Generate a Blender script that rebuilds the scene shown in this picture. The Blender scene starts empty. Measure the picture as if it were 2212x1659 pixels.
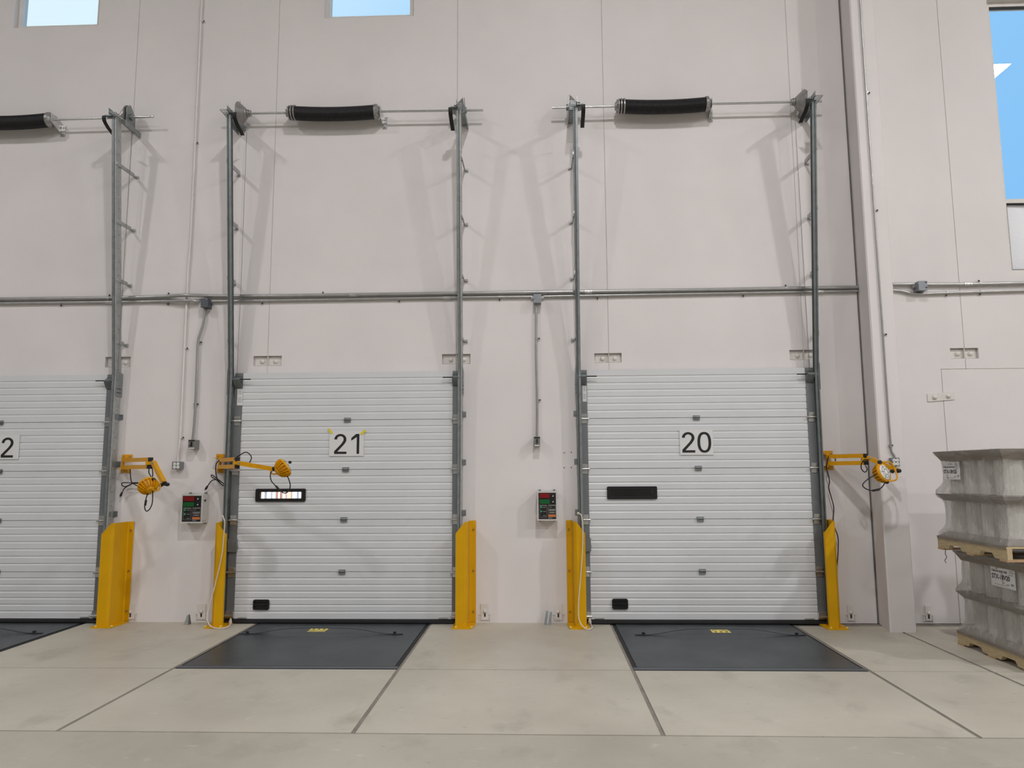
import bpy, bmesh, math, random
from mathutils import Vector, Matrix
random.seed(7)
SC = bpy.context.scene
COL = SC.collection

# ------------------------------------------------------------------ camera
W, H = 2212, 1659
CD, CZ, YAW, PIT, ROL, FPX = 8.1099, 1.6144, -0.0366, 0.1192, -0.0055, 1579.63
cy, sy, cp, sp = math.cos(YAW), math.sin(YAW), math.cos(PIT), math.sin(PIT)
FW = Vector((sy * cp, cy * cp, sp))
_r = Vector((cy, -sy, 0)); _u = _r.cross(FW)
RT = math.cos(ROL) * _r + math.sin(ROL) * _u
UP = -math.sin(ROL) * _r + math.cos(ROL) * _u
EYE = Vector((0, -CD, CZ))
cam = bpy.data.objects.new('camera', bpy.data.cameras.new('camera'))
cam.data.sensor_width = 36; cam.data.lens = 36 * FPX / W
cam.data.clip_end = 300
cam.matrix_world = Matrix(((RT.x, UP.x, -FW.x, EYE.x), (RT.y, UP.y, -FW.y, EYE.y), (RT.z, UP.z, -FW.z, EYE.z), (0, 0, 0, 1)))
COL.objects.link(cam); SC.camera = cam

def A(px, py, v, ax=1):
    """world point seen at a photo pixel, on the plane Y=v (ax=1) or Z=v (ax=2)"""
    d = FW + RT * ((px - W / 2) / FPX) - UP * ((py - H / 2) / FPX)
    return EYE + d * ((v - EYE[ax]) / d[ax])

# ------------------------------------------------------------------ world, sun, lamps, exposure
SUNWARD = Vector((-0.70, -0.25, 0.67)).normalized()
wd = bpy.data.worlds.new('sky'); SC.world = wd; wd.use_nodes = True
nt = wd.node_tree; nt.nodes.clear()
tc = nt.nodes.new('ShaderNodeTexCoord')
dt = nt.nodes.new('ShaderNodeVectorMath'); dt.operation = 'DOT_PRODUCT'; dt.inputs[1].default_value = SUNWARD
mr = nt.nodes.new('ShaderNodeMapRange'); mr.inputs['From Min'].default_value = -0.45; mr.inputs['From Max'].default_value = 0.75
cr = nt.nodes.new('ShaderNodeValToRGB')
for e, (p, c) in zip([cr.color_ramp.elements[0], cr.color_ramp.elements[1], cr.color_ramp.elements.new(.50), cr.color_ramp.elements.new(.78)],
                     [(0, (.27, .60, 1.02, 1)), (1, (1.1, 1.15, 1.2, 1)), (.50, (.36, .71, 1.06, 1)), (.78, (.84, 1.03, 1.15, 1))]):
    e.position = p; e.color = c
bg = nt.nodes.new('ShaderNodeBackground'); bg.inputs[1].default_value = 1.08
wo = nt.nodes.new('ShaderNodeOutputWorld')
L = nt.links.new
L(tc.outputs['Generated'], dt.inputs[0]); L(dt.outputs['Value'], mr.inputs['Value']); L(mr.outputs[0], cr.inputs[0])
L(cr.outputs[0], bg.inputs[0]); L(bg.outputs[0], wo.inputs[0])

def lamp(name, kind, energy, color, **kw):
    l = bpy.data.lights.new(name, kind); l.energy = energy; l.color = color
    for k, v in kw.items(): setattr(l, k, v)
    o = bpy.data.objects.new(name, l); COL.objects.link(o); return o
s = lamp('sun', 'SUN', 20.0, (1, .95, .88), angle=.01)
s.rotation_euler = SUNWARD.to_track_quat('Z', 'Y').to_euler()
LAMP_Z = 10.4; LK = .635
LAMP_W = {-18.5: 260, -9.0: 425, 0.8: 575, 10.2: 775, 19.0: 760}
for ly, k in ((-7.4, 1.12), (-14.2, .8), (-21.0, .65)):
    for lx, e in LAMP_W.items():
        o = lamp('high_bay_lamp', 'AREA', e * k * LK, (1, .975, .975), shape='RECTANGLE', size=.36, size_y=.55)
        o.location = (lx, ly, LAMP_Z)
SC.view_settings.view_transform = 'Standard'; SC.view_settings.look = 'None'
SC.view_settings.gamma = 1; SC.view_settings.use_curve_mapping = False
SC.view_settings.exposure = 0.0
try:
    SC.cycles.max_bounces = 10; SC.cycles.diffuse_bounces = 4; SC.cycles.transparent_max_bounces = 16
    SC.cycles.sample_clamp_indirect = 4.0
except Exception: pass

# ------------------------------------------------------------------ materials
def mat(name, col, rough=.5, metal=0., spec=.5, var=0., vs=3., bump=0., bs=40., emit=None, col2=None, stretch=None, coat=0.):
    m = bpy.data.materials.new(name); m.use_nodes = True
    n = m.node_tree; b = n.nodes['Principled BSDF']
    b.inputs['Base Color'].default_value = (*col, 1); b.inputs['Roughness'].default_value = rough
    b.inputs['Metallic'].default_value = metal; b.inputs['Specular IOR Level'].default_value = spec
    b.inputs['Coat Weight'].default_value = coat
    g = n.nodes.new('ShaderNodeNewGeometry'); mp = n.nodes.new('ShaderNodeMapping')
    if stretch: mp.inputs['Scale'].default_value = stretch
    n.links.new(g.outputs['Position'], mp.inputs[0])
    if var > 0:
        t = n.nodes.new('ShaderNodeTexNoise'); t.inputs['Scale'].default_value = vs; t.inputs['Detail'].default_value = 6
        t.inputs['Roughness'].default_value = .6
        n.links.new(mp.outputs[0], t.inputs['Vector'])
        mx = n.nodes.new('ShaderNodeMix'); mx.data_type = 'RGBA'
        c2 = col2 if col2 else tuple(c * (1 - var) for c in col)
        mx.inputs[6].default_value = (*col, 1); mx.inputs[7].default_value = (*c2, 1)
        r = n.nodes.new('ShaderNodeMapRange'); r.inputs[1].default_value = .35; r.inputs[2].default_value = .7
        n.links.new(t.outputs['Fac'], r.inputs[0]); n.links.new(r.outputs[0], mx.inputs[0]); n.links.new(mx.outputs[2], b.inputs['Base Color'])
    if bump > 0:
        t2 = n.nodes.new('ShaderNodeTexNoise'); t2.inputs['Scale'].default_value = bs; t2.inputs['Detail'].default_value = 4
        n.links.new(mp.outputs[0], t2.inputs['Vector'])
        bp = n.nodes.new('ShaderNodeBump'); bp.inputs['Strength'].default_value = bump; bp.inputs['Distance'].default_value = .01
        n.links.new(t2.outputs['Fac'], bp.inputs['Height']); n.links.new(bp.outputs[0], b.inputs['Normal'])
    return m

M = {}
M['wall'] = mat('wall_paint', (.74, .706, .698), .6, var=.07, vs=.9, bump=.12, bs=14)
M['wallplate'] = mat('painted_plate', (.72, .69, .65), .5, var=.1, vs=9, bump=.3, bs=60)
M['sealant'] = mat('joint_sealant', (.60, .57, .53), .7, var=.2, vs=6)
M['seam'] = mat('dark_seam', (.12, .115, .11), .8)
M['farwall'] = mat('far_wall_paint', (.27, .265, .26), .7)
M['filler'] = mat('floor_joint_filler', (.26, .24, .205), .7, var=.3, vs=5)
M['ceiling'] = mat('ceiling_deck', (.24, .24, .235), .7)
M['door'] = mat('door_white_steel', (.66, .675, .685), .38, var=.05, vs=2., bump=.06, bs=120)
M['stile'] = mat('grey_stile_steel', (.20, .215, .22), .45, .35, var=.12, vs=8)
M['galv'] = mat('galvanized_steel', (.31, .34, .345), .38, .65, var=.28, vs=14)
M['galvd'] = mat('dark_and_shaded_galv', (.17, .195, .195), .4, .5, var=.25, vs=12)
M['brk'] = mat('bracket_steel', (.44, .455, .45), .42, .4, var=.25, vs=20)
M['zinc'] = mat('bright_zinc', (.62, .62, .61), .28, .85, var=.2, vs=25)
M['alu'] = mat('cast_aluminium', (.38, .37, .36), .42, .7, var=.2, vs=30)
M['spring'] = mat('oiled_spring_wire', (.009, .008, .010), .5, .2)
M['black'] = mat('black_plastic', (.006, .006, .007), .38)
M['rubber'] = mat('black_rubber', (.008, .008, .009), .6)
M['yellow'] = mat('yellow_paint', (.68, .36, .0), .5, spec=.25, var=.08, vs=5, bump=.05)
M['amber'] = mat('amber_yellow_lamp', (.70, .33, .0), .38, spec=.35, var=.1, vs=20)
M['cond'] = mat('conduit_galvanized', (.46, .46, .45), .35, .7, var=.15, vs=8)
M['condw'] = mat('conduit_painted', (.76, .72, .70), .5, var=.08, vs=6)
M['jbox'] = mat('junction_box_steel', (.27, .29, .31), .4, .55, var=.15, vs=12)
M['jboxd'] = mat('junction_box_dark', (.10, .115, .13), .45, .3, var=.15, vs=12)
M['grey'] = mat('grey_enamel', (.20, .20, .185), .5, var=.08, vs=10)
M['white'] = mat('white_plastic', (.80, .79, .76), .4)
M['paper'] = mat('white_sheet', (.70, .70, .70), .55)
M['ink'] = mat('black_ink', (.008, .008, .009), .6)
M['lgrey'] = mat('grey_print', (.30, .30, .30), .6)
M['encl'] = mat('enclosure_grey', (.56, .55, .52), .45)
M['panelblk'] = mat('panel_black', (.012, .010, .012), .35)
M['red'] = mat('red_lens', (.20, .004, .006), .25)
M['green'] = mat('green_lens', (.004, .10, .024), .25)
M['btn'] = mat('green_button', (.02, .26, .13), .4)
M['orange'] = mat('orange_label', (.55, .17, .05), .5)
M['rust'] = mat('yellowed_bolt', (.30, .19, .05), .5, .3)
M['tape'] = mat('yellow_tape', (.72, .62, .03), .4)
M['rope'] = mat('white_rope', (.66, .60, .52), .8, bump=.5, bs=200)
M['sticker'] = mat('yellow_sticker', (.80, .66, .16), .45)
M['wood'] = mat('pallet_wood', (.54, .43, .255), .7, var=.28, vs=6, stretch=(2, 2, 14), bump=.3, bs=30)
M['woodend'] = mat('pallet_wood_end', (.50, .33, .18), .7, var=.3, vs=20)
M['roll'] = mat('film_roll_white', (.78, .77, .71), .22, var=.3, vs=3, stretch=(18, 18, .6), coat=.3)
M['card'] = mat('tier_sheet_grey', (.25, .22, .185), .55, var=.3, vs=4)
M['film'] = mat('window_film', (.72, .73, .76), .32, .1, bump=.6, bs=6)
M['orangeo'] = mat('orange_trailer_paint', (.95, .50, .38), .5)
M['whiteo'] = mat('white_trailer_paint', (.92, .92, .95), .5)
M['greyo'] = mat('grey_trailer_paint', (.72, .71, .80), .5)
M['darko'] = mat('dark_trailer_lining', (.035, .033, .03), .7)
M['asphalt'] = mat('asphalt', (.18, .18, .18), .9)

def floor_mat(k=1.):
    m = bpy.data.materials.new('concrete_floor'); m.use_nodes = True
    n = m.node_tree; b = n.nodes['Principled BSDF']; l = n.links.new
    g = n.nodes.new('ShaderNodeNewGeometry')
    def noise(scale, det, st=None, rough=.6):
        t = n.nodes.new('ShaderNodeTexNoise'); t.inputs['Scale'].default_value = scale; t.inputs['Detail'].default_value = det; t.inputs['Roughness'].default_value = rough
        if st:
            mp = n.nodes.new('ShaderNodeMapping'); mp.inputs['Scale'].default_value = st; l(g.outputs['Position'], mp.inputs[0]); l(mp.outputs[0], t.inputs['Vector'])
        else: l(g.outputs['Position'], t.inputs['Vector'])
        return t
    def rng(src, a, c):
        r = n.nodes.new('ShaderNodeMapRange'); r.inputs[1].default_value = a; r.inputs[2].default_value = c; l(src, r.inputs[0]); return r.outputs[0]
    def mix(fac, a, c2, blend='MIX'):
        x = n.nodes.new('ShaderNodeMix'); x.data_type = 'RGBA'; x.blend_type = blend; l(fac, x.inputs[0])
        if isinstance(a, tuple): x.inputs[6].default_value = (*a, 1)
        else: l(a, x.inputs[6])
        x.inputs[7].default_value = (*c2, 1); return x.outputs[2]
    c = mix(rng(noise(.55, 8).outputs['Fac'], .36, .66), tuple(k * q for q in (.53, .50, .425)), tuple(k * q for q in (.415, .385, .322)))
    c = mix(rng(noise(2.6, 8, (1, .7, 1)).outputs['Fac'], .56, .80), c, (.33, .305, .26))
    c = mix(rng(noise(7, 5, (1, 1.6, 1)).outputs['Fac'], .62, .80), c, (.57, .55, .485))
    c = mix(rng(noise(3.1, 3, (2.2, 7, 1), .7).outputs['Fac'], .66, .76), c, (.27, .25, .22))
    l(c, b.inputs['Base Color'])
    r = n.nodes.new('ShaderNodeMapRange'); r.inputs[3].default_value = .38; r.inputs[4].default_value = .62
    l(noise(1.7, 5).outputs['Fac'], r.inputs[0]); l(r.outputs[0], b.inputs['Roughness'])
    b.inputs['Specular IOR Level'].default_value = .35
    bp = n.nodes.new('ShaderNodeBump'); bp.inputs['Strength'].default_value = .12; bp.inputs['Distance'].default_value = .01
    l(noise(30, 5).outputs['Fac'], bp.inputs['Height']); l(bp.outputs[0], b.inputs['Normal'])
    return m
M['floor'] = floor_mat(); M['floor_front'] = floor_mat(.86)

def deck_mat():
    m = mat('leveler_deck_steel', (.036, .044, .051), .40, .2, var=.45, vs=2.2, col2=(.064, .073, .08))
    n = m.node_tree; b = n.nodes['Principled BSDF']; l = n.links.new
    g = n.nodes.new('ShaderNodeNewGeometry')
    old = b.inputs['Base Color'].links[0].from_socket
    sc = n.nodes.new('ShaderNodeTexNoise'); sc.inputs['Scale'].default_value = 5.5; sc.inputs['Detail'].default_value = 9; sc.inputs['Roughness'].default_value = .75
    l(g.outputs['Position'], sc.inputs['Vector'])
    sr = n.nodes.new('ShaderNodeMapRange'); sr.inputs[1].default_value = .64; sr.inputs[2].default_value = .80; sr.inputs[4].default_value = .45; l(sc.outputs['Fac'], sr.inputs[0])
    sm = n.nodes.new('ShaderNodeMix'); sm.data_type = 'RGBA'; sm.inputs[7].default_value = (.26, .26, .25, 1); l(sr.outputs[0], sm.inputs[0]); l(old, sm.inputs[6]); l(sm.outputs[2], b.inputs['Base Color'])
    w = n.nodes.new('ShaderNodeTexVoronoi'); w.inputs['Scale'].default_value = 28
    l(g.outputs['Position'], w.inputs['Vector'])
    bp = n.nodes.new('ShaderNodeBump'); bp.inputs['Strength'].default_value = .25; bp.inputs['Distance'].default_value = .004
    l(w.outputs['Distance'], bp.inputs['Height']); l(bp.outputs[0], b.inputs['Normal'])
    return m
M['deck'] = deck_mat()

def glass_mat(name, tint, refl):
    m = bpy.data.materials.new(name); m.use_nodes = True; n = m.node_tree; n.nodes.clear()
    o = n.nodes.new('ShaderNodeOutputMaterial'); t = n.nodes.new('ShaderNodeBsdfTransparent'); g = n.nodes.new('ShaderNodeBsdfGlossy')
    t.inputs[0].default_value = (*tint, 1); g.inputs['Roughness'].default_value = .0
    x = n.nodes.new('ShaderNodeMixShader'); x.inputs[0].default_value = refl
    n.links.new(t.outputs[0], x.inputs[1]); n.links.new(g.outputs[0], x.inputs[2]); n.links.new(x.outputs[0], o.inputs[0]); return m
M['glass'] = glass_mat('window_glass', (.94, .96, .97), .06)

def wrap_mat():
    m = bpy.data.materials.new('stretch_wrap'); m.use_nodes = True; n = m.node_tree; n.nodes.clear(); l = n.links.new
    o = n.nodes.new('ShaderNodeOutputMaterial'); t = n.nodes.new('ShaderNodeBsdfTransparent')
    p = n.nodes.new('ShaderNodeBsdfPrincipled'); p.inputs['Base Color'].default_value = (.50, .48, .45, 1); p.inputs['Roughness'].default_value = .16
    x = n.nodes.new('ShaderNodeMixShader')
    g = n.nodes.new('ShaderNodeNewGeometry'); mp = n.nodes.new('ShaderNodeMapping'); mp.inputs['Scale'].default_value = (7, 7, 1.6)
    l(g.outputs['Position'], mp.inputs[0])
    ns = n.nodes.new('ShaderNodeTexNoise'); ns.inputs['Scale'].default_value = 2.5; ns.inputs['Detail'].default_value = 6; l(mp.outputs[0], ns.inputs['Vector'])
    r = n.nodes.new('ShaderNodeMapRange'); r.inputs[1].default_value = .3; r.inputs[2].default_value = .75; r.inputs[3].default_value = .26; r.inputs[4].default_value = .62
    l(ns.outputs['Fac'], r.inputs[0]); l(r.outputs[0], x.inputs[0])
    ns2 = n.nodes.new('ShaderNodeTexNoise'); ns2.inputs['Scale'].default_value = 9; ns2.inputs['Detail'].default_value = 5; l(mp.outputs[0], ns2.inputs['Vector'])
    bp = n.nodes.new('ShaderNodeBump'); bp.inputs['Strength'].default_value = .8; bp.inputs['Distance'].default_value = .02
    l(ns2.outputs['Fac'], bp.inputs['Height']); l(bp.outputs[0], p.inputs['Normal'])
    l(t.outputs[0], x.inputs[1]); l(p.outputs[0], x.inputs[2]); l(x.outputs[0], o.inputs[0]); return m
M['wrap'] = wrap_mat()

# ------------------------------------------------------------------ mesh helpers
class MB:
    def __init__(s): s.v, s.f, s.mi, s.cur = [], [], [], 0
    def add(s, vs, fs):
        b = len(s.v); s.v += [Vector(p) for p in vs]
        for f in fs: s.f.append([b + i for i in f]); s.mi.append(s.cur)
        return s
    def obb(s, c, a, b, d):
        """centre and three half-axis vectors"""
        c, a, b, d = Vector(c), Vector(a), Vector(b), Vector(d)
        vs = [c + i * a + j * b + k * d for i in (-1, 1) for j in (-1, 1) for k in (-1, 1)]
        return s.add(vs, [(0, 1, 3, 2), (4, 6, 7, 5), (0, 4, 5, 1), (2, 3, 7, 6), (0, 2, 6, 4), (1, 5, 7, 3)])
    def box(s, x0, x1, y0, y1, z0, z1):
        return s.obb(((x0 + x1) / 2, (y0 + y1) / 2, (z0 + z1) / 2), ((x1 - x0) / 2, 0, 0), (0, (y1 - y0) / 2, 0), (0, 0, (z1 - z0) / 2))
    def bar(s, p0, p1, w, h, up=(0, 0, 1)):
        p0, p1 = Vector(p0), Vector(p1); d = (p1 - p0); u = Vector(up)
        sd = d.cross(u).normalized(); u = sd.cross(d).normalized()
        return s.obb((p0 + p1) / 2, d / 2, sd * w / 2, u * h / 2)
    def tube(s, pts, r, n=8, cap=True):
        pts = [Vector(p) for p in pts]; N = len(pts); rs = r if isinstance(r, (list, tuple)) else [r] * N
        t0 = (pts[1] - pts[0]).normalized(); u = t0.orthogonal().normalized(); vs = []
        for i, p in enumerate(pts):
            t = ((pts[min(i + 1, N - 1)] - pts[max(i - 1, 0)])).normalized()
            u = (u - t * u.dot(t)).normalized(); w = t.cross(u)
            for k in range(n):
                a = 2 * math.pi * k / n; vs.append(p + (u * math.cos(a) + w * math.sin(a)) * rs[i])
        fs = [(i * n + k, i * n + (k + 1) % n, (i + 1) * n + (k + 1) % n, (i + 1) * n + k) for i in range(N - 1) for k in range(n)]
        if cap: fs += [tuple(range(n)), tuple((N - 1) * n + k for k in range(n))]
        return s.add(vs, fs)
    def cyl(s, p0, p1, r0, r1=None, n=12): return s.tube([p0, p1], [r0, r0 if r1 is None else r1], n)
    def lathe(s, o, ax, prof, n=20):
        """profile of (distance along axis, radius)"""
        ax = Vector(ax).normalized(); o = Vector(o); u = ax.orthogonal().normalized(); w = ax.cross(u)
        vs = [o + ax * t + (u * math.cos(2 * math.pi * k / n) + w * math.sin(2 * math.pi * k / n)) * r for t, r in prof for k in range(n)]
        N = len(prof)
        fs = [(i * n + k, i * n + (k + 1) % n, (i + 1) * n + (k + 1) % n, (i + 1) * n + k) for i in range(N - 1) for k in range(n)]
        fs += [tuple(range(n)), tuple((N - 1) * n + k for k in range(n))]
        return s.add(vs, fs)
    def prism(s, poly, off):
        """closed polygon of 3D points extruded by a vector"""
        n = len(poly); off = Vector(off); P = [Vector(p) for p in poly]
        return s.add(P + [p + off for p in P], [tuple(range(n)), tuple(range(n, 2 * n))] + [(i, (i + 1) % n, n + (i + 1) % n, n + i) for i in range(n)])
    def ring(s, outer, inner, off):
        """frame between two loops of the same length, extruded by a vector"""
        n = len(outer); off = Vector(off); O = [Vector(p) for p in outer]; I = [Vector(p) for p in inner]
        vs = O + I + [p + off for p in O] + [p + off for p in I]; fs = []
        for i in range(n):
            j = (i + 1) % n
            fs += [(i, j, n + j, n + i), (2 * n + i, 3 * n + i, 3 * n + j, 2 * n + j), (i, 2 * n + i, 2 * n + j, j), (n + i, n + j, 3 * n + j, 3 * n + i)]
        return s.add(vs, fs)
    def build(s, name, m, parent=None, smooth=False, kind=None, label=None, cat=None, group=None, base=None):
        me = bpy.data.meshes.new(name)
        off = Vector(root_loc(parent)) if parent else Vector(base) if base else Vector((
            (min(p.x for p in s.v) + max(p.x for p in s.v)) / 2, (min(p.y for p in s.v) + max(p.y for p in s.v)) / 2, min(p.z for p in s.v)))
        me.from_pydata([p - off for p in s.v], [], s.f)
        for k in (m if isinstance(m, (list, tuple)) else [m]): me.materials.append(M[k])
        me.polygons.foreach_set('material_index', s.mi)
        bm = bmesh.new(); bm.from_mesh(me); bmesh.ops.recalc_face_normals(bm, faces=bm.faces); bm.to_mesh(me); bm.free()
        if smooth:
            me.polygons.foreach_set('use_smooth', [True] * len(me.polygons)); me.set_sharp_from_angle(angle=math.radians(38))
        o = bpy.data.objects.new(name, me); COL.objects.link(o)
        if parent: o.parent = parent
        else: o.location = off
        tag(o, label, cat, group, kind); return o

def root_loc(o):
    while o.parent: o = o.parent
    return o.location
def tag(o, label=None, cat=None, group=None, kind=None):
    for k, v in (('label', label), ('category', cat), ('group', group), ('kind', kind)):
        if v: o[k] = v
def thing(name, loc, label, cat, group=None, kind=None):
    o = bpy.data.objects.new(name, None); o.location = loc; o.empty_display_size = .1; COL.objects.link(o)
    tag(o, label, cat, group, kind); return o
def smoothpath(pts, k=5):
    P = [Vector(p) for p in pts]; out = []
    for i in range(len(P) - 1):
        a, b, c, d = P[max(i - 1, 0)], P[i], P[i + 1], P[min(i + 2, len(P) - 1)]
        for j in range(k):
            t = j / k
            out.append(.5 * ((2 * b) + (c - a) * t + (2 * a - 5 * b + 4 * c - d) * t * t + (3 * b - a - 3 * c + d) * t ** 3))
    out.append(P[-1]); return out
def pxpath(pts, Y=None, k=5):
    return smoothpath([A(q[0], q[1], q[2] if len(q) > 2 else Y) for q in pts], k)
def rrect(cx, cz, w, h, r, y, n=4):
    out = []
    for sx, sz, a0 in ((1, 1, 0), (-1, 1, 90), (-1, -1, 180), (1, -1, 270)):
        for i in range(n + 1):
            a = math.radians(a0 + 90 * i / n)
            out.append((cx + sx * (w / 2 - r) + r * math.cos(a), y, cz + sz * (h / 2 - r) + r * math.sin(a)))
    return out
def text(s, size, m, parent, fn, name='lettering', bold=0., align='CENTER', spacing=1.):
    """flat lettering as a mesh; fn maps the glyph plane (x, y) to a world point"""
    cu = bpy.data.curves.new(name, 'FONT'); cu.body = s; cu.size = size; cu.align_x = align; cu.align_y = 'CENTER'; cu.offset = bold; cu.space_character = spacing
    t = bpy.data.objects.new(name, cu); COL.objects.link(t)
    me = bpy.data.meshes.new_from_object(t.evaluated_get(bpy.context.evaluated_depsgraph_get()))
    bpy.data.objects.remove(t); bpy.data.curves.remove(cu); me.name = name
    off = root_loc(parent)
    for v in me.vertices: v.co = Vector(fn(v.co.x, v.co.y)) - off
    me.materials.clear(); me.materials.append(M[m])
    o = bpy.data.objects.new(name, me); COL.objects.link(o); o.parent = parent; return o

# ================================================================== SETTING
# ---- floor slabs with filled joints
FX = [-6.85, -4.96, -3.07, -1.18, .745, 2.65, 3.61, 5.5]
G = .009; GX = .015
fl = MB(); fl.box(-20, 22, -26, .25, -.3, -.006)
# dock pits are cut out of the slab row by the wall: the base is dropped under the levelers by their own frames
floor = fl.build('floor', 'filler', kind='structure', label='pale grey concrete warehouse floor with sawn joints', cat='floor', base=(0, 0, 0))
def slab(x0, x1, y0, y1, mt='floor'):
    m = MB(); m.box(x0 + GX, x1 - GX, y0 + G, y1 - G, -.0055, 0); m.build('floor_slab', mt, floor)
XS = [-20] + FX + [22]
for a, b in zip(XS, XS[1:]): slab(a, b, -3.365, -1.88)
for a, b in ((-20, -6.85), (-4.96, -3.07), (-1.18, .745), (2.65, 3.61), (3.61, 5.5), (5.5, 22)): slab(a, b, -1.88, .2 if a < 2 else -.14)
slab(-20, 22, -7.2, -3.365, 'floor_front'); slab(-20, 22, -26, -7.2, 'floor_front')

# ---- back wall: tilt-up panels split by sealed joints, with window openings and weld-plate pockets
TOP = 11.6
JX = [A(303, 0, 0).x, -3.075, A(987, 500, 0).x, .787, A(1700, 90, 0).x, 3.567, 4.677]
DZ = 2.72
wm = MB()
pockets = []
PK = {}
def pocket(name, px0, py0, px1, py1):
    a, b = A(px0, py0, 0), A(px1, py1, 0); PK[name] = (a.x, b.x, min(a.z, b.z), max(a.z, b.z)); return PK[name]
pocket('a', 228, 771, 281, 793); pocket('b', 547, 769, 608, 790); pocket('c', 955, 765, 1016, 786)
pocket('d', 1284, 763, 1343, 783); pocket('e', 1705, 756, 1768, 777); pocket('f', 2052, 752, 2115, 774)
WIN = {1: (-6.36, -5.30, 7.02, 8.9), 2: (-2.53, -1.45, 7.03, 8.9), 3: (5.245, 6.33, 3.765, 7.03)}
PD = .045
INF = (4.41, A(2100, 797, 0).z)
def panel(rects, holes, label=None):
    """rects: list of (x0,x1,z0,z1) making the panel; holes: (x0,x1,z0,z1,depth) depth None = right through"""
    xs = sorted({v for r in rects for v in r[:2]} | {v for h in holes for v in h[:2]})
    zs = sorted({v for r in rects for v in r[2:4]} | {v for h in holes for v in h[2:4]})
    def dep(i, j):
        if i < 0 or j < 0 or i >= len(xs) - 1 or j >= len(zs) - 1: return None
        cx, cz = (xs[i] + xs[i + 1]) / 2, (zs[j] + zs[j + 1]) / 2
        for h in holes:
            if h[0] < cx < h[1] and h[2] < cz < h[3]: return h[4]
        for r in rects:
            if r[0] < cx < r[1] and r[2] < cz < r[3]: return 0.
        return None
    m = MB(); T = .2
    for i in range(len(xs) - 1):
        for j in range(len(zs) - 1):
            d = dep(i, j)
            if d is None: continue
            x0, x1, z0, z1 = xs[i], xs[i + 1], zs[j], zs[j + 1]
            m.add([(x0, d, z0), (x1, d, z0), (x1, d, z1), (x0, d, z1)], [(0, 1, 2, 3)])
            m.add([(x0, T, z0), (x1, T, z0), (x1, T, z1), (x0, T, z1)], [(3, 2, 1, 0)])
            for di, dj, e in ((-1, 0, ((x0, z0), (x0, z1))), (1, 0, ((x1, z0), (x1, z1))), (0, -1, ((x0, z0), (x1, z0))), (0, 1, ((x0, z1), (x1, z1)))):
                q = dep(i + di, j + dj); q = T if q is None else q
                if q > d: m.add([(e[0][0], d, e[0][1]), (e[1][0], d, e[1][1]), (e[1][0], q, e[1][1]), (e[0][0], q, e[0][1])], [(0, 1, 2, 3)])
    return m.build('wall_panel', 'wall', wall)
jg = .0045
wf = MB()
for i, x in enumerate(JX):
    if i == 5: continue
    wf.box(x - jg, x + jg, .004, .19, INF[1] if i == 6 else DZ, TOP)
wf.box(INF[0] - jg, INF[0] + jg, .004, .19, 0, INF[1]); wf.box(INF[0], 12, .004, .19, INF[1] - jg, INF[1] + jg)
wf.box(JX[5] - .012, JX[5] + .012, .006, .19, 0, TOP)
wall = wf.build('wall_back', 'sealant', kind='structure', label='off-white painted concrete wall behind the dock doors', cat='wall', base=(0, 0, 0))
def hp(*names): return [(*PK[n], PD) for n in names]
def hw(n): return [(*WIN[n], None)]
def cl(x0, x1, hs): return [(max(h[0], x0), min(h[1], x1), h[2], h[3], h[4]) for h in hs if h[0] < x1 and h[1] > x0]
def span(x0, x1, z0, hs): panel([(x0 + jg, x1 - jg, z0, TOP)], cl(x0 + jg, x1 - jg, hs))
def pier(x0, x1): panel([(x0 + jg, x1 - jg, DZ, TOP), (x0 + jg, x1 - .19, 0, DZ)], cl(x0 + jg, x1 - jg, allp))
allp = hp('a', 'b', 'c', 'd', 'e', 'f')
span(-20, JX[0], DZ, allp + hw(1)); pier(JX[0], JX[1]); span(JX[1], JX[2], DZ, allp + hw(2)); pier(JX[2], JX[3])
span(JX[3], JX[4], DZ, allp); span(JX[4], JX[5], 0, allp)
x0, x1 = JX[5] + jg, JX[6] - jg
panel([(x0, INF[0] - jg, 0, INF[1] + jg), (x0, x1, INF[1] + jg, TOP)], cl(x0, x1, hp('f')))
panel([(JX[6] + jg, 22, INF[1] + jg, TOP)], cl(JX[6] + jg, 22, hp('f') + hw(3)))
panel([(INF[0] + jg, 22, 0, INF[1] - jg)], [])
for px, py in ((1219, 978), (1234, 977), (1219, 1010), (1234, 1010), (1858, 372), (1906, 720)):
    p = A(px, py, 0); m = MB(); m.cyl((p.x, -.002, p.z), (p.x, .01, p.z), .006, n=8)
    if px < 1300: m.build('anchor_hole', 'ink', wall)

# other sides of the room (out of frame, they close it; darkened to deepen shadows)
for nm, b in (('wall_left', (-20.2, -20, -26, 0, 0, TOP)), ('wall_right', (22, 22.2, -26, 0, 0, TOP)), ('wall_front', (-20.2, 22.2, -26.2, -26, 0, TOP))):
    m = MB(); m.box(*b); m.build(nm, 'farwall', kind='structure', label=nm.replace('_', ' ') + ' of the warehouse, plain grey', cat='wall')
m = MB(); m.box(-20.2, 22.2, -26.2, .2, TOP, TOP + .2); m.build('ceiling', 'ceiling', kind='structure', label='flat dark grey metal deck ceiling', cat='ceiling')
m = MB(); m.box(-40, 40, .3, 60, -1.4, -1.2); m.build('ground', 'asphalt', kind='structure', label='grey asphalt yard outside the dock', cat='ground')

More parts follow.
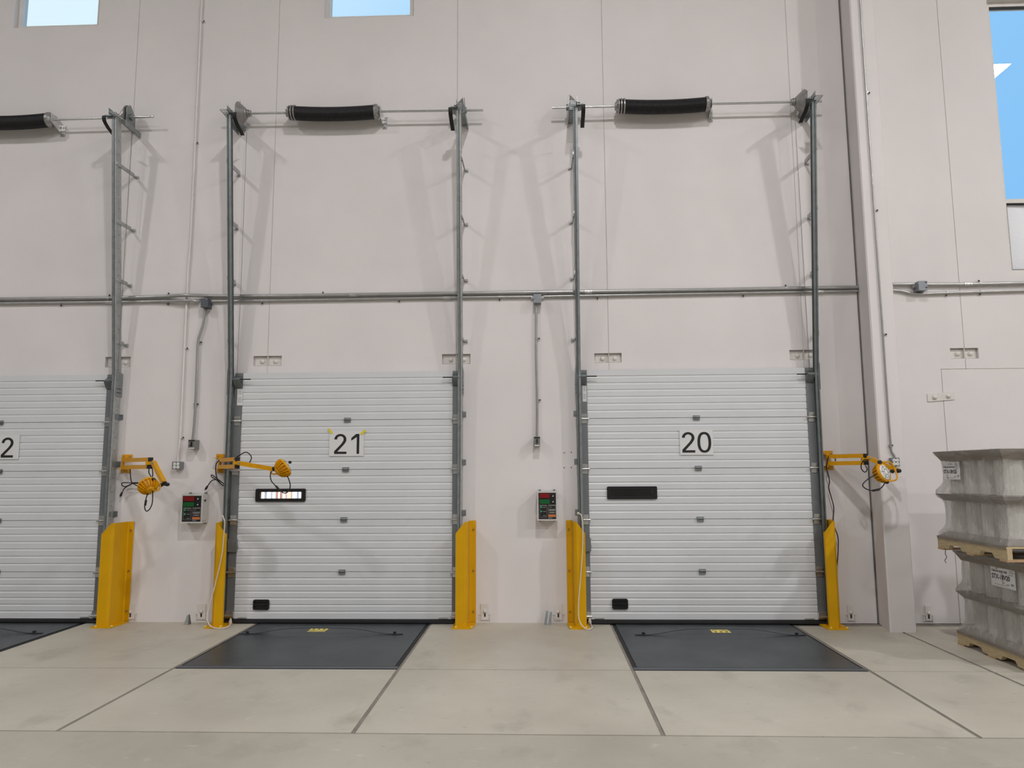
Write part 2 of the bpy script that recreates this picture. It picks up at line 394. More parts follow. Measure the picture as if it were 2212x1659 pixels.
# ---- concrete pilaster at right
m = MB()
poly = [(3.569, -.002, 0), (3.484, -.425, 0), (3.496, -.437, 0), (3.735, -.437, 0), (3.745, -.427, 0), (3.745, -.002, 0)]
m.prism(poly, (0, 0, TOP))
m.build('trim_1', 'wall', kind='structure', label='off-white concrete pilaster standing proud of the wall', cat='column')
m = MB(); m.tube([(3.557, -.006, 0), (3.557, -.006, TOP)], .006, 6)
m.build('trim_2', 'seam', kind='structure', label='dark sealant seam beside the pilaster', cat='seam')

# ---- windows
def window(n, label, mull=None):
    x0, x1, z0, z1 = WIN[n]; t = thing('window_%d' % n, ((x0 + x1) / 2, .1, z0), label, 'window', kind='structure')
    fw = .055
    def ring(a, b, c, d, name='window_frame'):
        q = MB()
        q.ring([(a, .055, c), (b, .055, c), (b, .055, d), (a, .055, d)], [(a + fw, .055, c + fw), (b - fw, .055, c + fw), (b - fw, .055, d - fw), (a + fw, .055, d - fw)], (0, .09, 0))
        return q.build(name, 'wallplate', t)
    ring(x0, x1, z0, z1)
    if mull:
        q = MB(); q.box(x0 + fw, x1 - fw, .055, .145, mull[0], mull[1]); q.build('mullion', 'wallplate', t)
        q = MB(); q.box(x0 + fw, x1 - fw, .098, .104, mull[1], z1 - fw); q.build('pane', 'glass', t)
        q = MB(); g = 12
        a, b, c, d = x0 + fw + .008, x1 - fw - .008, z0 + fw + .008, mull[0] - .008
        vs = [(a + (b - a) * i / g, .098 - .012 * math.sin(7 * i / g + 3 * j / g) * math.sin(math.pi * i / g), c + (d - c) * j / g) for j in range(g + 1) for i in range(g + 1)]
        q.add(vs, [(j * (g + 1) + i, j * (g + 1) + i + 1, (j + 1) * (g + 1) + i + 1, (j + 1) * (g + 1) + i) for j in range(g) for i in range(g)])
        q.add([(a, .11, c), (b, .11, c), (b, .11, d), (a, .11, d)], [(0, 1, 2, 3)])
        q.build('film_sheet', 'film', t, smooth=True, label='white wrinkled film covering the lower pane')
        q = MB(); e = .008
        q.ring([(a - e, .06, c - e), (b + e, .06, c - e), (b + e, .06, d + e), (a - e, .06, d + e)], [(a, .06, c), (b, .06, c), (b, .06, d), (a, .06, d)], (0, .05, 0))
        q.box(x0 + fw, x1 - fw, .06, .1, z1 - fw - .014, z1 - fw)
        q.build('gasket', 'ink', t)
    else:
        q = MB(); q.box(x0 + fw, x1 - fw, .098, .104, z0 + fw, z1 - fw); q.build('pane', 'glass', t)
        q = MB(); xb = x0 + fw + .055; q.box(xb, xb + .008, .096, .102 - .006, z0 + fw, z1 - fw); 
window(1, 'small high window at upper left showing pale sky')
window(2, 'small high window above the middle door')
window(3, 'tall window at far right, blue sky above and film below', (A(2180, 435, 0).z - .0, A(2178, 428, 0).z + .01))

# ================================================================== DOCK DOORS
YF = -.062
def dock_door(n, xl, xr, zs, sign, winpx, handlepx, cx_off, label):
    t = thing('door_%d' % n, ((xl + xr) / 2, YF, 0), label, 'door', kind='structure')
    for k in range(5):
        zt, zb = zs[k] - .0026, zs[k + 1] + .0026
        prof = [(YF, zt)]
        pitch = (zt - zb) / 7
        for j in range(1, 7):
            zc = zt - pitch * j
            prof += [(YF, zc + .013), (YF + .0055, zc + .009), (YF + .0055, zc + .000), (YF, zc - .011)]
        prof += [(YF, zb), (YF + .03, zb), (YF + .03, zb - .008), (YF + .045, zb - .008), (YF + .045, zt)]
        m = MB(); m.prism([(xl, y, z) for y, z in prof], (xr - xl, 0, 0)); m.build('door_panel', 'door', t)
    sw = .088
    for sx, s in ((xl - sw, 0), (xr, 1)):
        m = MB()
        for k in range(5): m.box(sx, sx + sw, YF - .006, YF + .045, zs[k + 1] + .002, zs[k] - .002)
        m.build('end_stile', 'stile', t)
        for k in range(1, 5):
            z = zs[k]; o = 1 if s else -1; inner = xr if s else xl
            m = MB(); m.box(sx + .008, sx + sw - .008, YF - .014, YF - .006, z - .055, z + .05)
            m.box(sx + .012, sx + sw - .012, YF - .022, YF - .014, z + .022, z + .045)
            m.cyl((inner - o * .012, YF - .026, z - .004), (inner + o * (sw + .018), YF - .026, z - .004), .0105)
            m.build('roller_hinge', 'zinc', t, smooth=True)
        o = 1 if s else -1; inner = xr if s else xl; zt = zs[0]
        m = MB(); m.prism([(sx, YF - .006, zt - .03), (sx, YF - .02, zt - .05), (sx, YF - .075, zt - .085), (sx, YF - .02, zt - .165), (sx, YF - .006, zt - .165)], (sw - .01, 0, 0))
        m.cyl((inner + o * .01, YF - .055, zt - .075), (inner + o * (sw + .03), YF - .055, zt - .075), .014)
        m.cyl((inner + o * .01, YF - .03, zt - .105), (inner + o * (sw + .02), YF - .03, zt - .105), .009)
        m.build('top_roller_bracket', 'galvd', t, smooth=True)
        m = MB(); m.cyl((inner - o * .105, YF - .05, zt - .078), (inner + o * .02, YF - .05, zt - .078), .0065, n=8); m.build('spring_rod', 'rubber', t, smooth=True)
        m = MB(); m.box(sx, sx + sw, YF - .03, YF - .006, .06, .13); m.cyl((inner - o * .01, YF - .045, .085), (inner + o * (sw + .02), YF - .045, .085), .013)
        m.box(inner - o * .09 - .05, inner - o * .09 + .05, YF - .012, YF - .002, .055, .067)
        m.build('bottom_bracket', 'zinc', t, smooth=True)
        if not s:
            m = MB(); m.box(sx - .004, sx + sw + .01, YF - .03, YF - .004, .76, .90); m.build('lock_cover', 'stile', t)
            m = MB(); m.box(sx + sw, sx + sw + .02, YF - .02, YF + .0, .80, .83); m.build('lock_pin', 'zinc', t)
    for k in range(1, 5):
        z = zs[k]; c = cx_off[0] + (cx_off[1] - cx_off[0]) * (k - 1) / 3
        m = MB(); m.box(c - .036, c + .036, YF - .01, YF, z - .026, z + .024); m.box(c - .034, c + .034, YF - .02, YF - .01, z - .022, z - .012)
        m.cyl((c - .036, YF - .016, z + .006), (c + .036, YF - .016, z + .006), .011)
        for q in (-.022, .0, .022): m.box(c + q - .006, c + q + .006, YF - .016, YF - .01, z - .009, z - .002)
        m.build('center_hinge', 'galv', t, smooth=True)
    m = MB(); m.prism([(xl - .09, YF + .04, .004), (xl - .09, YF - .02, .004), (xl - .09, YF - .032, .014), (xl - .09, YF - .03, .036), (xl - .09, YF - .012, .046), (xl - .09, YF + .04, .046)], (xr - xl + .18, 0, 0))
    m.build('bottom_seal', 'rubber', t)
    if winpx:
        a, b = A(winpx[0], winpx[1], YF - .012), A(winpx[2], winpx[3], YF - .012)
        cx, cz, w, h = (a.x + b.x) / 2, (a.z + b.z) / 2, abs(b.x - a.x), abs(a.z - b.z)
        m = MB(); m.ring(rrect(cx, cz, w, h, .014, YF - .016), rrect(cx, cz, w - .076, h - .058, .012, YF - .016), (0, .02, 0))
        fr = m.build('window_frame', 'black', t, smooth=True)
        m = MB(); m.ring(rrect(cx, cz, w - .074, h - .056, .012, YF - .010), rrect(cx, cz, w - .088, h - .070, .01, YF - .010), (0, .012, 0)); m.build('glazing_bead', 'rubber', fr, smooth=True)
        m = MB(); m.prism(rrect(cx, cz, w - .084, h - .066, .01, YF - .006), (0, .004, 0)); m.build('pane', 'glass', fr)
        t['w'] = 0
        win = (cx, cz, w - .084, h - .066)
    else: win = None
    if handlepx:
        a, b = A(handlepx[0], handlepx[1], YF - .01), A(handlepx[2], handlepx[3], YF - .01)
        cx, cz, w, h = (a.x + b.x) / 2, (a.z + b.z) / 2, abs(b.x - a.x), abs(a.z - b.z)
        m = MB(); m.ring(rrect(cx, cz, w, h, .02, YF - .016), rrect(cx, cz, w - .03, h - .03, .014, YF - .016), (0, .016, 0))
        m.prism(rrect(cx, cz, w - .03, h - .03, .014, YF - .003), (0, .003, 0))
        m.prism([(cx - w / 2 + .014, YF - .003, cz + .024), (cx - w / 2 + .014, YF - .018, cz + .012), (cx - w / 2 + .014, YF - .018, cz - .006), (cx - w / 2 + .014, YF - .003, cz - .012)], (w - .028, 0, 0))
        m.build('lift_handle', 'black', t, smooth=True)
    return t, win

# cut a real hole for a vision window: panel 3 is rebuilt around it
def cut_panel(t, k, win):
    o = [c for c in t.children if c.name.startswith('door_panel')][k]
    cx, cz, w, h = win; me = o.data; off = root_loc(o)
    bm = bmesh.new(); bm.from_mesh(me)
    lo = Vector((cx - w / 2, 0, cz - h / 2)) - off; hi = Vector((cx + w / 2, 0, cz + h / 2)) - off
    for co, no in ((lo.x, (1, 0, 0)), (hi.x, (1, 0, 0)), (lo.z, (0, 0, 1)), (hi.z, (0, 0, 1))):
        bmesh.ops.bisect_plane(bm, geom=bm.verts[:] + bm.edges[:] + bm.faces[:], plane_co=Vector(no) * co, plane_no=no)
    kill = [f for f in bm.faces if lo.x - 1e-5 < f.calc_center_median().x < hi.x + 1e-5 and lo.z - 1e-5 < f.calc_center_median().z < hi.z + 1e-5 and abs(f.normal.x) < .5]
    bmesh.ops.delete(bm, geom=kill, context='FACES'); bm.to_mesh(me); bm.free()

D = {}
def zrow(x, ys): return [A(x, y, YF).z for y in ys]
D[21], w21 = dock_door(1, -3.322, -.955, zrow(750, (803.5, 907, 1014, 1122, 1235)) + [.046], '21', (552.5, 1056, 659.5, 1083.5), (547, 1295, 581, 1317.5), (A(751, 907, YF).x, A(739, 1235, YF).x), 'white ribbed sectional dock door with the 21 sign and a lit window slot')
D[20], w20 = dock_door(2, .534, 2.915, zrow(1505, (796.5, 902, 1011, 1121, 1234)) + [.046], '20', (1311, 1051, 1420, 1078), (1322, 1293.5, 1357, 1316), (A(1504, 902, YF).x, A(1517, 1235, YF).x), 'white ribbed sectional dock door with the 20 sign and a dark window slot')
D[22], w22 = dock_door(3, -7.25, -4.882, zrow(750, (803.5, 907, 1014, 1122, 1235)) + [.046], '22', None, None, (A(1, 915, YF).x, A(-6, 1238, YF).x), 'white ribbed sectional dock door cut by the left edge of the photo')
cut_panel(D[21], 2, w21); cut_panel(D[20], 2, w20)
for t in D.values():
    if 'w' in t: del t['w']

# warning labels on the left end stiles
for t, (a0, b0, a1, b1) in ((D[21], (513, 840.5, 523, 875.5)), (D[20], (1258, 833.5, 1267.5, 867.5))):
    y = YF - .0085; p, q = A(a0, b0, y), A(a1, b1, y); xm = (p.x + q.x) / 2; w = (q.x - p.x)
    m = MB(); m.box(p.x, q.x, y, y + .002, q.z, p.z); lb = m.build('warning_label', 'paper', t)
    m = MB(); hh = p.z - q.z
    for f in (.04, .10, .15, .20, .26, .31, .52, .58, .63, .69, .75, .80):
        ww = w * (.34 + .06 * math.sin(f * 40)); m.box(xm - ww, xm + ww, y - .0006, y, p.z - hh * f - .0025, p.z - hh * f + .0015)
    m.build('fine_print', 'lgrey', lb, kind='stuff')

# door number signs
def numeral(ch, parent, x0, y, z0, h):
    """grotesque numerals as flat cut-out sheets, h tall"""
    m = MB(); w = .13 * h; d = .0012
    def strip(L, Rr):
        n = len(L); vs = [(x0 + p[0] * h, y, z0 + p[1] * h) for p in L] + [(x0 + p[0] * h, y, z0 + p[1] * h) for p in Rr]
        m.add(vs, [(i, i + 1, n + i + 1, n + i) for i in range(n - 1)])
    if ch == '0':
        O = [(.345 + .335 * math.copysign(abs(math.cos(a)) ** .85, math.cos(a)), .5 + .51 * math.copysign(abs(math.sin(a)) ** .85, math.sin(a))) for a in [2 * math.pi * k / 40 for k in range(41)]]
        I = [(.345 + .20 * math.copysign(abs(math.cos(a)) ** .85, math.cos(a)), .5 + .395 * math.copysign(abs(math.sin(a)) ** .85, math.sin(a))) for a in [2 * math.pi * k / 40 for k in range(41)]]
        strip(O, I)
    elif ch == '1':
        strip([(.40, 0), (.40, 1)], [(.53, 0), (.53, 1)])
        strip([(.12, .80), (.36, 1.0), (.41, 1.0)], [(.12, .66), (.33, .80), (.41, .86)])
    else:
        O = [(.02, .73)]; I = [(.165, .73)]
        for k in range(0, 13):
            a = math.pi * (1 - k / 12) ; O.append((.325 + .305 * math.cos(a), .745 + .262 * math.sin(a))); I.append((.325 + .165 * math.cos(a), .745 + .150 * math.sin(a)))
        O += [(.625, .66), (.585, .575), (.50, .46), (.18, .115)]
        I += [(.485, .69), (.46, .63), (.37, .50), (.02, .14)]
        strip(O, I)
        strip([(.02, .0), (.65, .0)], [(.02, .115), (.65, .115)]); strip([(.02, .115), (.20, .115)], [(.02, .145), (.10, .145)])
    m.build('numeral', 'ink', parent)
def sign(num, x0, x1, y0, y1, txtc, label, tape=False):
    y = YF - .0095; a, b = A(x0, y0, y), A(x1, y1, y)
    t = thing('number_sign', ((a.x + b.x) / 2, y, b.z), label, 'sign', 'door number signs')
    m = MB(); m.box(a.x, b.x, y, y + .004, b.z, a.z); m.build('board', 'paper', t)
    c = A(txtc[0], txtc[1], y); h = A(txtc[0], txtc[2], y).z - A(txtc[0], txtc[3], y).z
    for k, ch in enumerate(num):
        ox = c.x + h * (-.735 if k == 0 else .025 if ch != '2' else .03)
        numeral(ch, t, ox, y - .0014, c.z - h / 2, h)
    if tape:
        for (u, v), ang in (((713.5, 931.5), -50), ((784.5, 934), 40)):
            p = A(u, v, y - .002); d = Vector((math.cos(math.radians(ang)), 0, math.sin(math.radians(ang)))); e = Vector((-d.z, 0, d.x))
            m = MB(); m.obb(p, d * .034, (0, .0012, 0), e * .0125); m.build('tape', 'tape', t, label='yellow tape strip')
sign('21', 712, 785, 931, 985, (752.5, 959, 938, 981), 'white board reading 21, held with yellow tape on the door', True)
sign('20', 1467.5, 1541.5, 928, 982.5, (1505, 955.5, 934, 978), 'white board reading 20 on the right-hand door')
sign('22', -36, 39, 940, 992, (1, 967, 945, 988), 'white board reading 22, its left side cut by the photo edge')

# ================================================================== TRACKS
def ytrack(z): return -.105 - .02 * min(z, 2.7) / 2.7 - max(0, z - 2.7) * .108
def track(which, x, o, xt, label, brackets, cable=None):
    """o = +1 when the outside of the door is towards +X; xt = rail X at the top"""
    ZT = 5.62
    def X(z): return x + (xt - x) * max(0, min(1, z / ZT))
    t = thing('door_track', (x, -.1, .02), label, 'track', 'vertical lift door tracks')
    # rail: a rolled channel, open towards the door
    m = MB(); path = [(X(z), ytrack(z), z) for z in (.02, 1.35, 2.7, 4.1, ZT)]
    prof = [(-.014, .002), (-.014, -.008), (.012, -.008), (.016, 0), (.016, .045), (.010, .052), (-.012, .052), (-.012, .046), (.006, .046), (.011, .04), (.011, .004), (.007, -.003), (-.010, -.003), (-.010, .002)]
    vs = []; n = len(prof)
    for p in path: vs += [(p[0] + o * a, p[1] + b, p[2]) for a, b in prof]
    fs = [(i * n + k, i * n + (k + 1) % n, (i + 1) * n + (k + 1) % n, (i + 1) * n + k) for i in range(len(path) - 1) for k in range(n)]
    m.add(vs, fs); m.build('rail', 'galvd' if which == '20R' else 'galv', t)  # darker steel paints in the shade of the rail's left-facing side
    # perforated angle beside the rail
    m = MB(); vs = []
    for p in path: vs += [(p[0] + o * .019, p[1] - .006, p[2]), (p[0] + o * .034, p[1] - .006, p[2]), (p[0] + o * .034, p[1] + min(.10, -.004 - p[1]), p[2]), (p[0] + o * .030, p[1] + min(.10, -.004 - p[1]), p[2])]
    m.add(vs, [(i * 4 + k, i * 4 + (k + 1) % 4, i * 4 + 4 + (k + 1) % 4, i * 4 + 4 + k) for i in range(len(path) - 1) for k in range(4)])
    m.build('support_angle', 'galvd' if which in ('20R', '21L', '20L') else 'brk', t)  # lit and shaded sides painted in as lighter and darker steel
    m = MB(); z = .5
    while z < 5.5:
        m.cyl((X(z) + o * .0335, ytrack(z) + .045, z), (X(z) + o * .0352, ytrack(z) + .045, z), .006, n=6); z += .152
    m.build('bolt_hole', 'ink', t, kind='stuff')
    # wall brackets
    for py in brackets:
        z = A(brackets[0][0], py[1], -.25).z if isinstance(py, tuple) else py
        yt = ytrack(z)
        m = MB(); xb = X(z) + o * .036
        m.box(xb - .002, xb + .002, yt - .01, -.02, z - .024, z + .022)
        m.box(min(xb, xb + o * .012), max(xb, xb + o * .012), yt + .06, -.02, z - .024, z - .020)
        m.box(min(xb, xb + o * .045), max(xb, xb + o * .045), -.024, -.002, z - .028, z - .0)
        m.cyl((xb + o * .022, -.034, z - .014), (xb + o * .022, -.022, z - .014), .012, n=6)
        for q in (.25, .5, .75):
            yy = yt * q; m.box(xb - .003, xb + .003, yy - .02, yy + .02, z - .003, z + .003)
        m.build('wall_bracket', 'brk', t)
        m = MB(); m.box(xb + o * .002 - .004, xb + o * .002 + .004, yt - .004, yt + .03, z - .012, z + .012); m.build('bracket_bolt', 'zinc', t)
    # flag plate where the vertical track starts to lean
    z = 2.62; xb = X(z) + o * .037
    m = MB(); m.prism([(xb, ytrack(z) - .005, z - .14), (xb, -.004, z - .14), (xb, -.004, z + .12), (xb, ytrack(z) - .012, z + .15)], (o * .004, 0, 0)); m.build('flag_bracket', 'galv', t)
    m = MB()
    for q in (-.10, -.055): m.box(xb + o * .0045 - .0015, xb + o * .0045 + .0015, ytrack(z) + .01, -.03, z + q - .004, z + q + .004)
    m.build('slot', 'ink', t, kind='stuff')
    for z in (2.25, 1.72, 1.17):
        m = MB(); m.box(xb - .002, xb + .002, ytrack(z) + .02, -.002, z - .03, z + .03); m.box(min(xb, xb + o * .03), max(xb, xb + o * .03), -.008, -.002, z - .03, z + .03)
        m.build('jamb_clip', 'galv', t)
    m = MB(); xj = x - o * .028; m.box(xj - .006, xj + .006, -.05, -.012, .02, 2.6); m.build('jamb_seal', 'white', t)
    # horizontal brace to the wall at the top, perforated towards its front end
    bz, y0 = 5.625, -.53; xi, xo = xt - o * .004, xt + o * .078
    a, b = min(xi, xo), max(xi, xo)
    m = MB(); m.box(a, b, -.34, -.006, bz, bz + .004); m.box(a, a + .006, y0, -.34, bz, bz + .004); m.box(b - .006, b, y0, -.34, bz, bz + .004)
    for k in range(7): yy = y0 + .004 + k * .031; m.box(a + .006, b - .006, yy - .006, yy + .006, bz, bz + .004)
    xv = xi; m.box(xv - .002, xv + .002, y0, -.006, bz, bz + .055)
    m.box(xo - .002, xo + .002, y0 + .2, -.006, bz - .05, bz)
    m.build('top_brace', 'galv', t)
    m = MB()
    for yy in (-.27, -.21, -.15, -.09): m.cyl((a + .03, yy, bz - .004), (a + .03, yy, bz), .009, n=6)
    m.build('brace_bolt', 'zinc', t, kind='stuff')
    # black leaf bumper
    xb = xt - o * .075; yt = ytrack(5.55); m = MB()
    pts = [(xt - o * .02, yt - .03, 5.60), (xb, yt - .06, 5.615)]
    c = [(yt - .04, 5.62), (yt - .06, 5.608), (yt - .064, 5.58), (yt - .05, 5.55), (yt - .02, 5.53), (yt + .03, 5.505), (yt + .11, 5.485), (yt + .18, 5.46)]
    vs = []
    for y, z in c: vs += [(xb - .022, y, z), (xb + .022, y, z), (xb + .022, y + .006, z - .004), (xb - .022, y + .006, z - .004)]
    m.add(vs, [(i * 4 + k, i * 4 + (k + 1) % 4, i * 4 + 4 + (k + 1) % 4, i * 4 + 4 + k) for i in range(len(c) - 1) for k in range(4)] + [(0, 1, 2, 3), tuple(len(vs) - 4 + k for k in range(4))])
    m.build('bumper_spring', 'rubber', t, smooth=True)
    m = MB(); m.box(min(xb, xt), max(xb, xt), yt - .05, yt + .02, 5.612, 5.624); m.cyl((xt - o * .03, yt - .02, 5.60), (xt - o * .03, yt - .02, 5.65), .014, n=6); m.build('bumper_mount', 'galvd', t)
    return t
BZ = (5.10, 4.45, 3.79, 3.09)
track('22R', -4.785, 1, -4.77, 'grey galvanized track right of the door cut by the left edge', BZ)
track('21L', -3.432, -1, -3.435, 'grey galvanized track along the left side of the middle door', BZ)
track('21R', -.885, 1, -.868, 'grey galvanized track along the right side of the middle door', BZ)
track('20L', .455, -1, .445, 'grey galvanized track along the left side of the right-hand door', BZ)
track('20R', 3.0, 1, 3.02, 'galvanized track, shaded by colour, along the right side of the right-hand door', BZ)

# ================================================================== TORSION SPRING SHAFTS
SY, SZ, SR = -.148, 5.765, .081
def drum(t, x, d, z=SZ):
    """large end at x, tapering towards d (+1/-1)"""
    prof = [(0, .03), (0, .134)]; N = 9
    for i in range(N):
        u0, u1 = i / N, (i + .55) / N
        prof += [(.004 + .085 * u0, .134 - .08 * u0), (.004 + .085 * u1, .125 - .08 * u0)]
    prof += [(.092, .05), (.092, .036), (.10, .042), (.118, .042), (.118, .034), (.135, .036), (.135, .013)]
    m = MB(); m.lathe((x, SY, z), (d, 0, 0), prof, 28); m.prism([(x + d * .002, SY - .006, z + .132), (x + d * .002, SY + .006, z + .132), (x + d * .002, SY, z + .165)], (d * .004, 0, 0))
    return m.build('cable_drum', 'alu', t, smooth=False)
def shaft(x0, x1, sx0, sx1, dl, dr, anchor, label, cables, zl, zr):
    z = lambda x: zl + (zr - zl) * (x - x0) / (x1 - x0)
    t = thing('torsion_spring_shaft', ((x0 + x1) / 2, SY, SZ - .1), label, 'spring', 'door counterbalance springs')
    m = MB(); m.cyl((x0, SY, z(x0)), (x1, SY, z(x1)), .0125, n=14); m.build('shaft', 'zinc', t, smooth=True)
    m = MB(); N = 68; n = 20; vs = []; fs = []; ringc = 0
    for i in range(N * 2 + 1):
        u = i / (N * 2); x = sx0 + (sx1 - sx0) * u; zz = z(x) - .022 * 4 * u * (1 - u); r = SR if i % 2 else SR * .945
        for k in range(n):
            a = 2 * math.pi * k / n; vs.append((x, SY + r * math.cos(a), zz + r * math.sin(a)))
    fs = [(i * n + k, i * n + (k + 1) % n, (i + 1) * n + (k + 1) % n, (i + 1) * n + k) for i in range(N * 2) for k in range(n)]
    m.add(vs, fs); m.build('spring_coil', 'spring', t, smooth=False)
    wx = sx0 if anchor > 0 else sx0; d = -1
    for xx, d, nm in ((sx0, -1, 'winding_cone'), (sx1, 1, 'stationary_cone')):
        m = MB(); pr = [(-.06, SR * .9), (-.06, SR + .006), (-.045, SR + .006), (-.042, SR - .01), (-.03, SR - .01), (-.027, SR + .006), (-.012, SR + .006), (-.01, SR - .012), (0, SR - .012), (.004, SR + .002), (.012, SR + .002), (.03, .05), (.05, .045), (.05, .013)]
        if nm == 'stationary_cone': pr = [(-.03, SR), (-.03, SR + .005), (0, SR + .005), (.006, SR - .005), (.02, .06), (.03, .045), (.03, .013)]
        m.lathe((xx, SY, z(xx)), (d, 0, 0), pr, 20)
        if nm == 'winding_cone':
            for k in range(6):
                a = k * math.pi / 3; c = Vector((xx + d * .022, SY + .062 * math.cos(a), z(xx) + .062 * math.sin(a))); m.cyl(c - Vector((.012, 0, 0)), c + Vector((.012, 0, 0)), .012, n=6)
        m.build(nm, 'alu', t)
    ax = (sx1 + .035)
    m = MB(); m.prism([(ax, SY - .05, z(ax) + .05), (ax, SY + .04, z(ax) + .06), (ax, -.004, z(ax) + .02), (ax, -.004, z(ax) - .10), (ax, -.03, z(ax) - .10), (ax, SY - .05, z(ax) - .04)], (.005, 0, 0))
    m.box(ax, ax + .05, -.009, -.003, z(ax) - .14, z(ax) + .0)
    for q in (-.11, -.03): m.cyl((ax + .025, -.02, z(ax) + q), (ax + .025, -.009, z(ax) + q), .011, n=6)
    m.build('anchor_bracket', 'zinc', t)
    for xx, d in ((dl, 1), (dr, -1)):
        if xx is None: continue
        drum(t, xx, d, z(xx)); xp = xx - d * .016
        m = MB(); m.prism([(xp, -.24, 5.634), (xp, -.05, 5.634), (xp, -.05, 5.80), (xp, -.16, 5.90), (xp, -.24, 5.84)], (.004, 0, 0))
        m.lathe((xp - d * .026, SY, z(xx)), (d, 0, 0), [(0, .013), (0, .036), (.022, .036), (.022, .013)], 14)
        m.build('bearing_plate', 'galv', t)
    for c in cables:
        m = MB(); m.tube([A(*q) for q in c], .0028, 6); m.build('lift_cable', 'galvd', t)
    return t
shaft(A(484, 246, SY).x, A(1044, 238, SY).x, A(628, 245, SY).x, A(815, 241, SY).x, A(517, 245, SY).x, A(1000, 239, SY).x, 1,
      'black sagging torsion spring on a steel shaft above the middle door', [[(533, 285, -.148), (520, 632, -.135), (512, 806, -.125)]], A(484, 246, SY).z, A(1044, 238, SY).z)
shaft(A(1193, 233, SY).x, A(1775, 219, SY).x, A(1338, 232, SY).x, A(1529, 225, SY).x, A(1231, 232, SY).x, A(1735, 221, SY).x, 1,
      'black sagging torsion spring on a steel shaft above the right-hand door', [[(1718, 262, -.148), (1742, 680, -.135), (1749, 800, -.125)]], A(1193, 233, SY).z, A(1775, 219, SY).z)
shaft(-7.4, A(332, 252, SY).x, -6.65, A(110, 260, SY).x, None, A(279, 253, SY).x, 1,
      'black torsion spring on a steel shaft at the left edge of the photo', [[(285, 285, -.148), (268, 560, -.135), (255, 800, -.125)]], A(119, 261, SY).z, A(332, 252, SY).z)

# ================================================================== TRACK GUARDS
def guard(x_in, x_out, o, label):
    """x_in: edge by the door track, x_out: edge of the wall flange; o = direction from the door outwards"""
    t = thing('track_guard', ((x_in + x_out) / 2, -.16, 0), label, 'guard', 'yellow track guards')
    th = .008; yf, yb = -.285, -.014; zt, zl = 1.085, .965
    xs = x_out - o * .062
    P = [(x_in, yf, 0), (x_in + o * .003, yf - .004, 1), (xs - o * .03, yf, 0), (xs - o * .006, yf + .022, 0), (xs, yb - .02, 0), (xs + o * .01, yb, 0), (x_out, yb, 0)]
    prof = [(x_in, yf + .03), (x_in + o * .004, yf), (xs - o * .035, yf), (xs - o * .008, yf + .022), (xs - o * .0, yb - .012), (xs + o * .012, yb), (x_out, yb)]
    inn = [(x_in + o * .006, yf + .03), (x_in + o * .010, yf + th), (xs - o * .037, yf + th), (xs - o * .016, yf + .028), (xs - o * .009, yb - .006), (xs + o * .010, yb + th), (x_out, yb + th)]
    wd = abs(xs - o * .035 - x_in)
    def top(x): return zl + (zt - zl) * max(0, min(1, abs(x - x_in) / wd))
    n = len(prof); vs = []
    for (x, y) in prof: vs += [(x, y, .012), (x, y, top(x))]
    for (x, y) in inn: vs += [(x, y, .012), (x, y, top(x))]
    fs = []
    for i in range(n - 1):
        fs += [(2 * i, 2 * i + 2, 2 * i + 3, 2 * i + 1), (2 * n + 2 * i, 2 * n + 2 * i + 1, 2 * n + 2 * i + 3, 2 * n + 2 * i + 2), (2 * i + 1, 2 * i + 3, 2 * n + 2 * i + 3, 2 * n + 2 * i + 1), (2 * i, 2 * n + 2 * i, 2 * n + 2 * i + 2, 2 * i + 2)]
    for i in (0, n - 1): fs.append((2 * i, 2 * i + 1, 2 * n + 2 * i + 1, 2 * n + 2 * i))
    m = MB(); m.add(vs, fs); m.build('bent_plate', 'yellow', t)
    m = MB(); a, b = x_in - o * .03, x_out + o * .003
    m.prism([(a, -.335, 0), (x_out - o * .02, -.335, 0), (b, -.20, 0), (b, -.03, 0), (a, -.03, 0)], (0, 0, .012)); m.build('base_plate', 'yellow', t)
    for z in (.12, .55, .99):
        m = MB(); m.cyl((x_out - o * .026, yb - .010, z), (x_out - o * .026, yb, z), .011, n=6); m.build('bolt', 'rust', t)
    for xx, yy in ((a + o * .04, -.30), (x_out - o * .02, -.30)):
        m = MB(); m.cyl((xx, yy, .012), (xx, yy, .024), .013, n=6); m.build('anchor_bolt', 'sticker', t)
    return t
guard(-4.715, -4.513, 1, 'yellow bent steel guard at far left, beside the left-edge door')
guard(-3.353, -3.545, -1, 'yellow steel guard left of the middle door with rope over it')
guard(-.895, -.700, 1, 'yellow steel guard right of the middle door')
guard(.475, .285, -1, 'yellow steel guard left of the right-hand door with rope over it')
guard(2.945, 3.135, 1, 'yellow steel guard right of the right-hand door, black cord beside it')

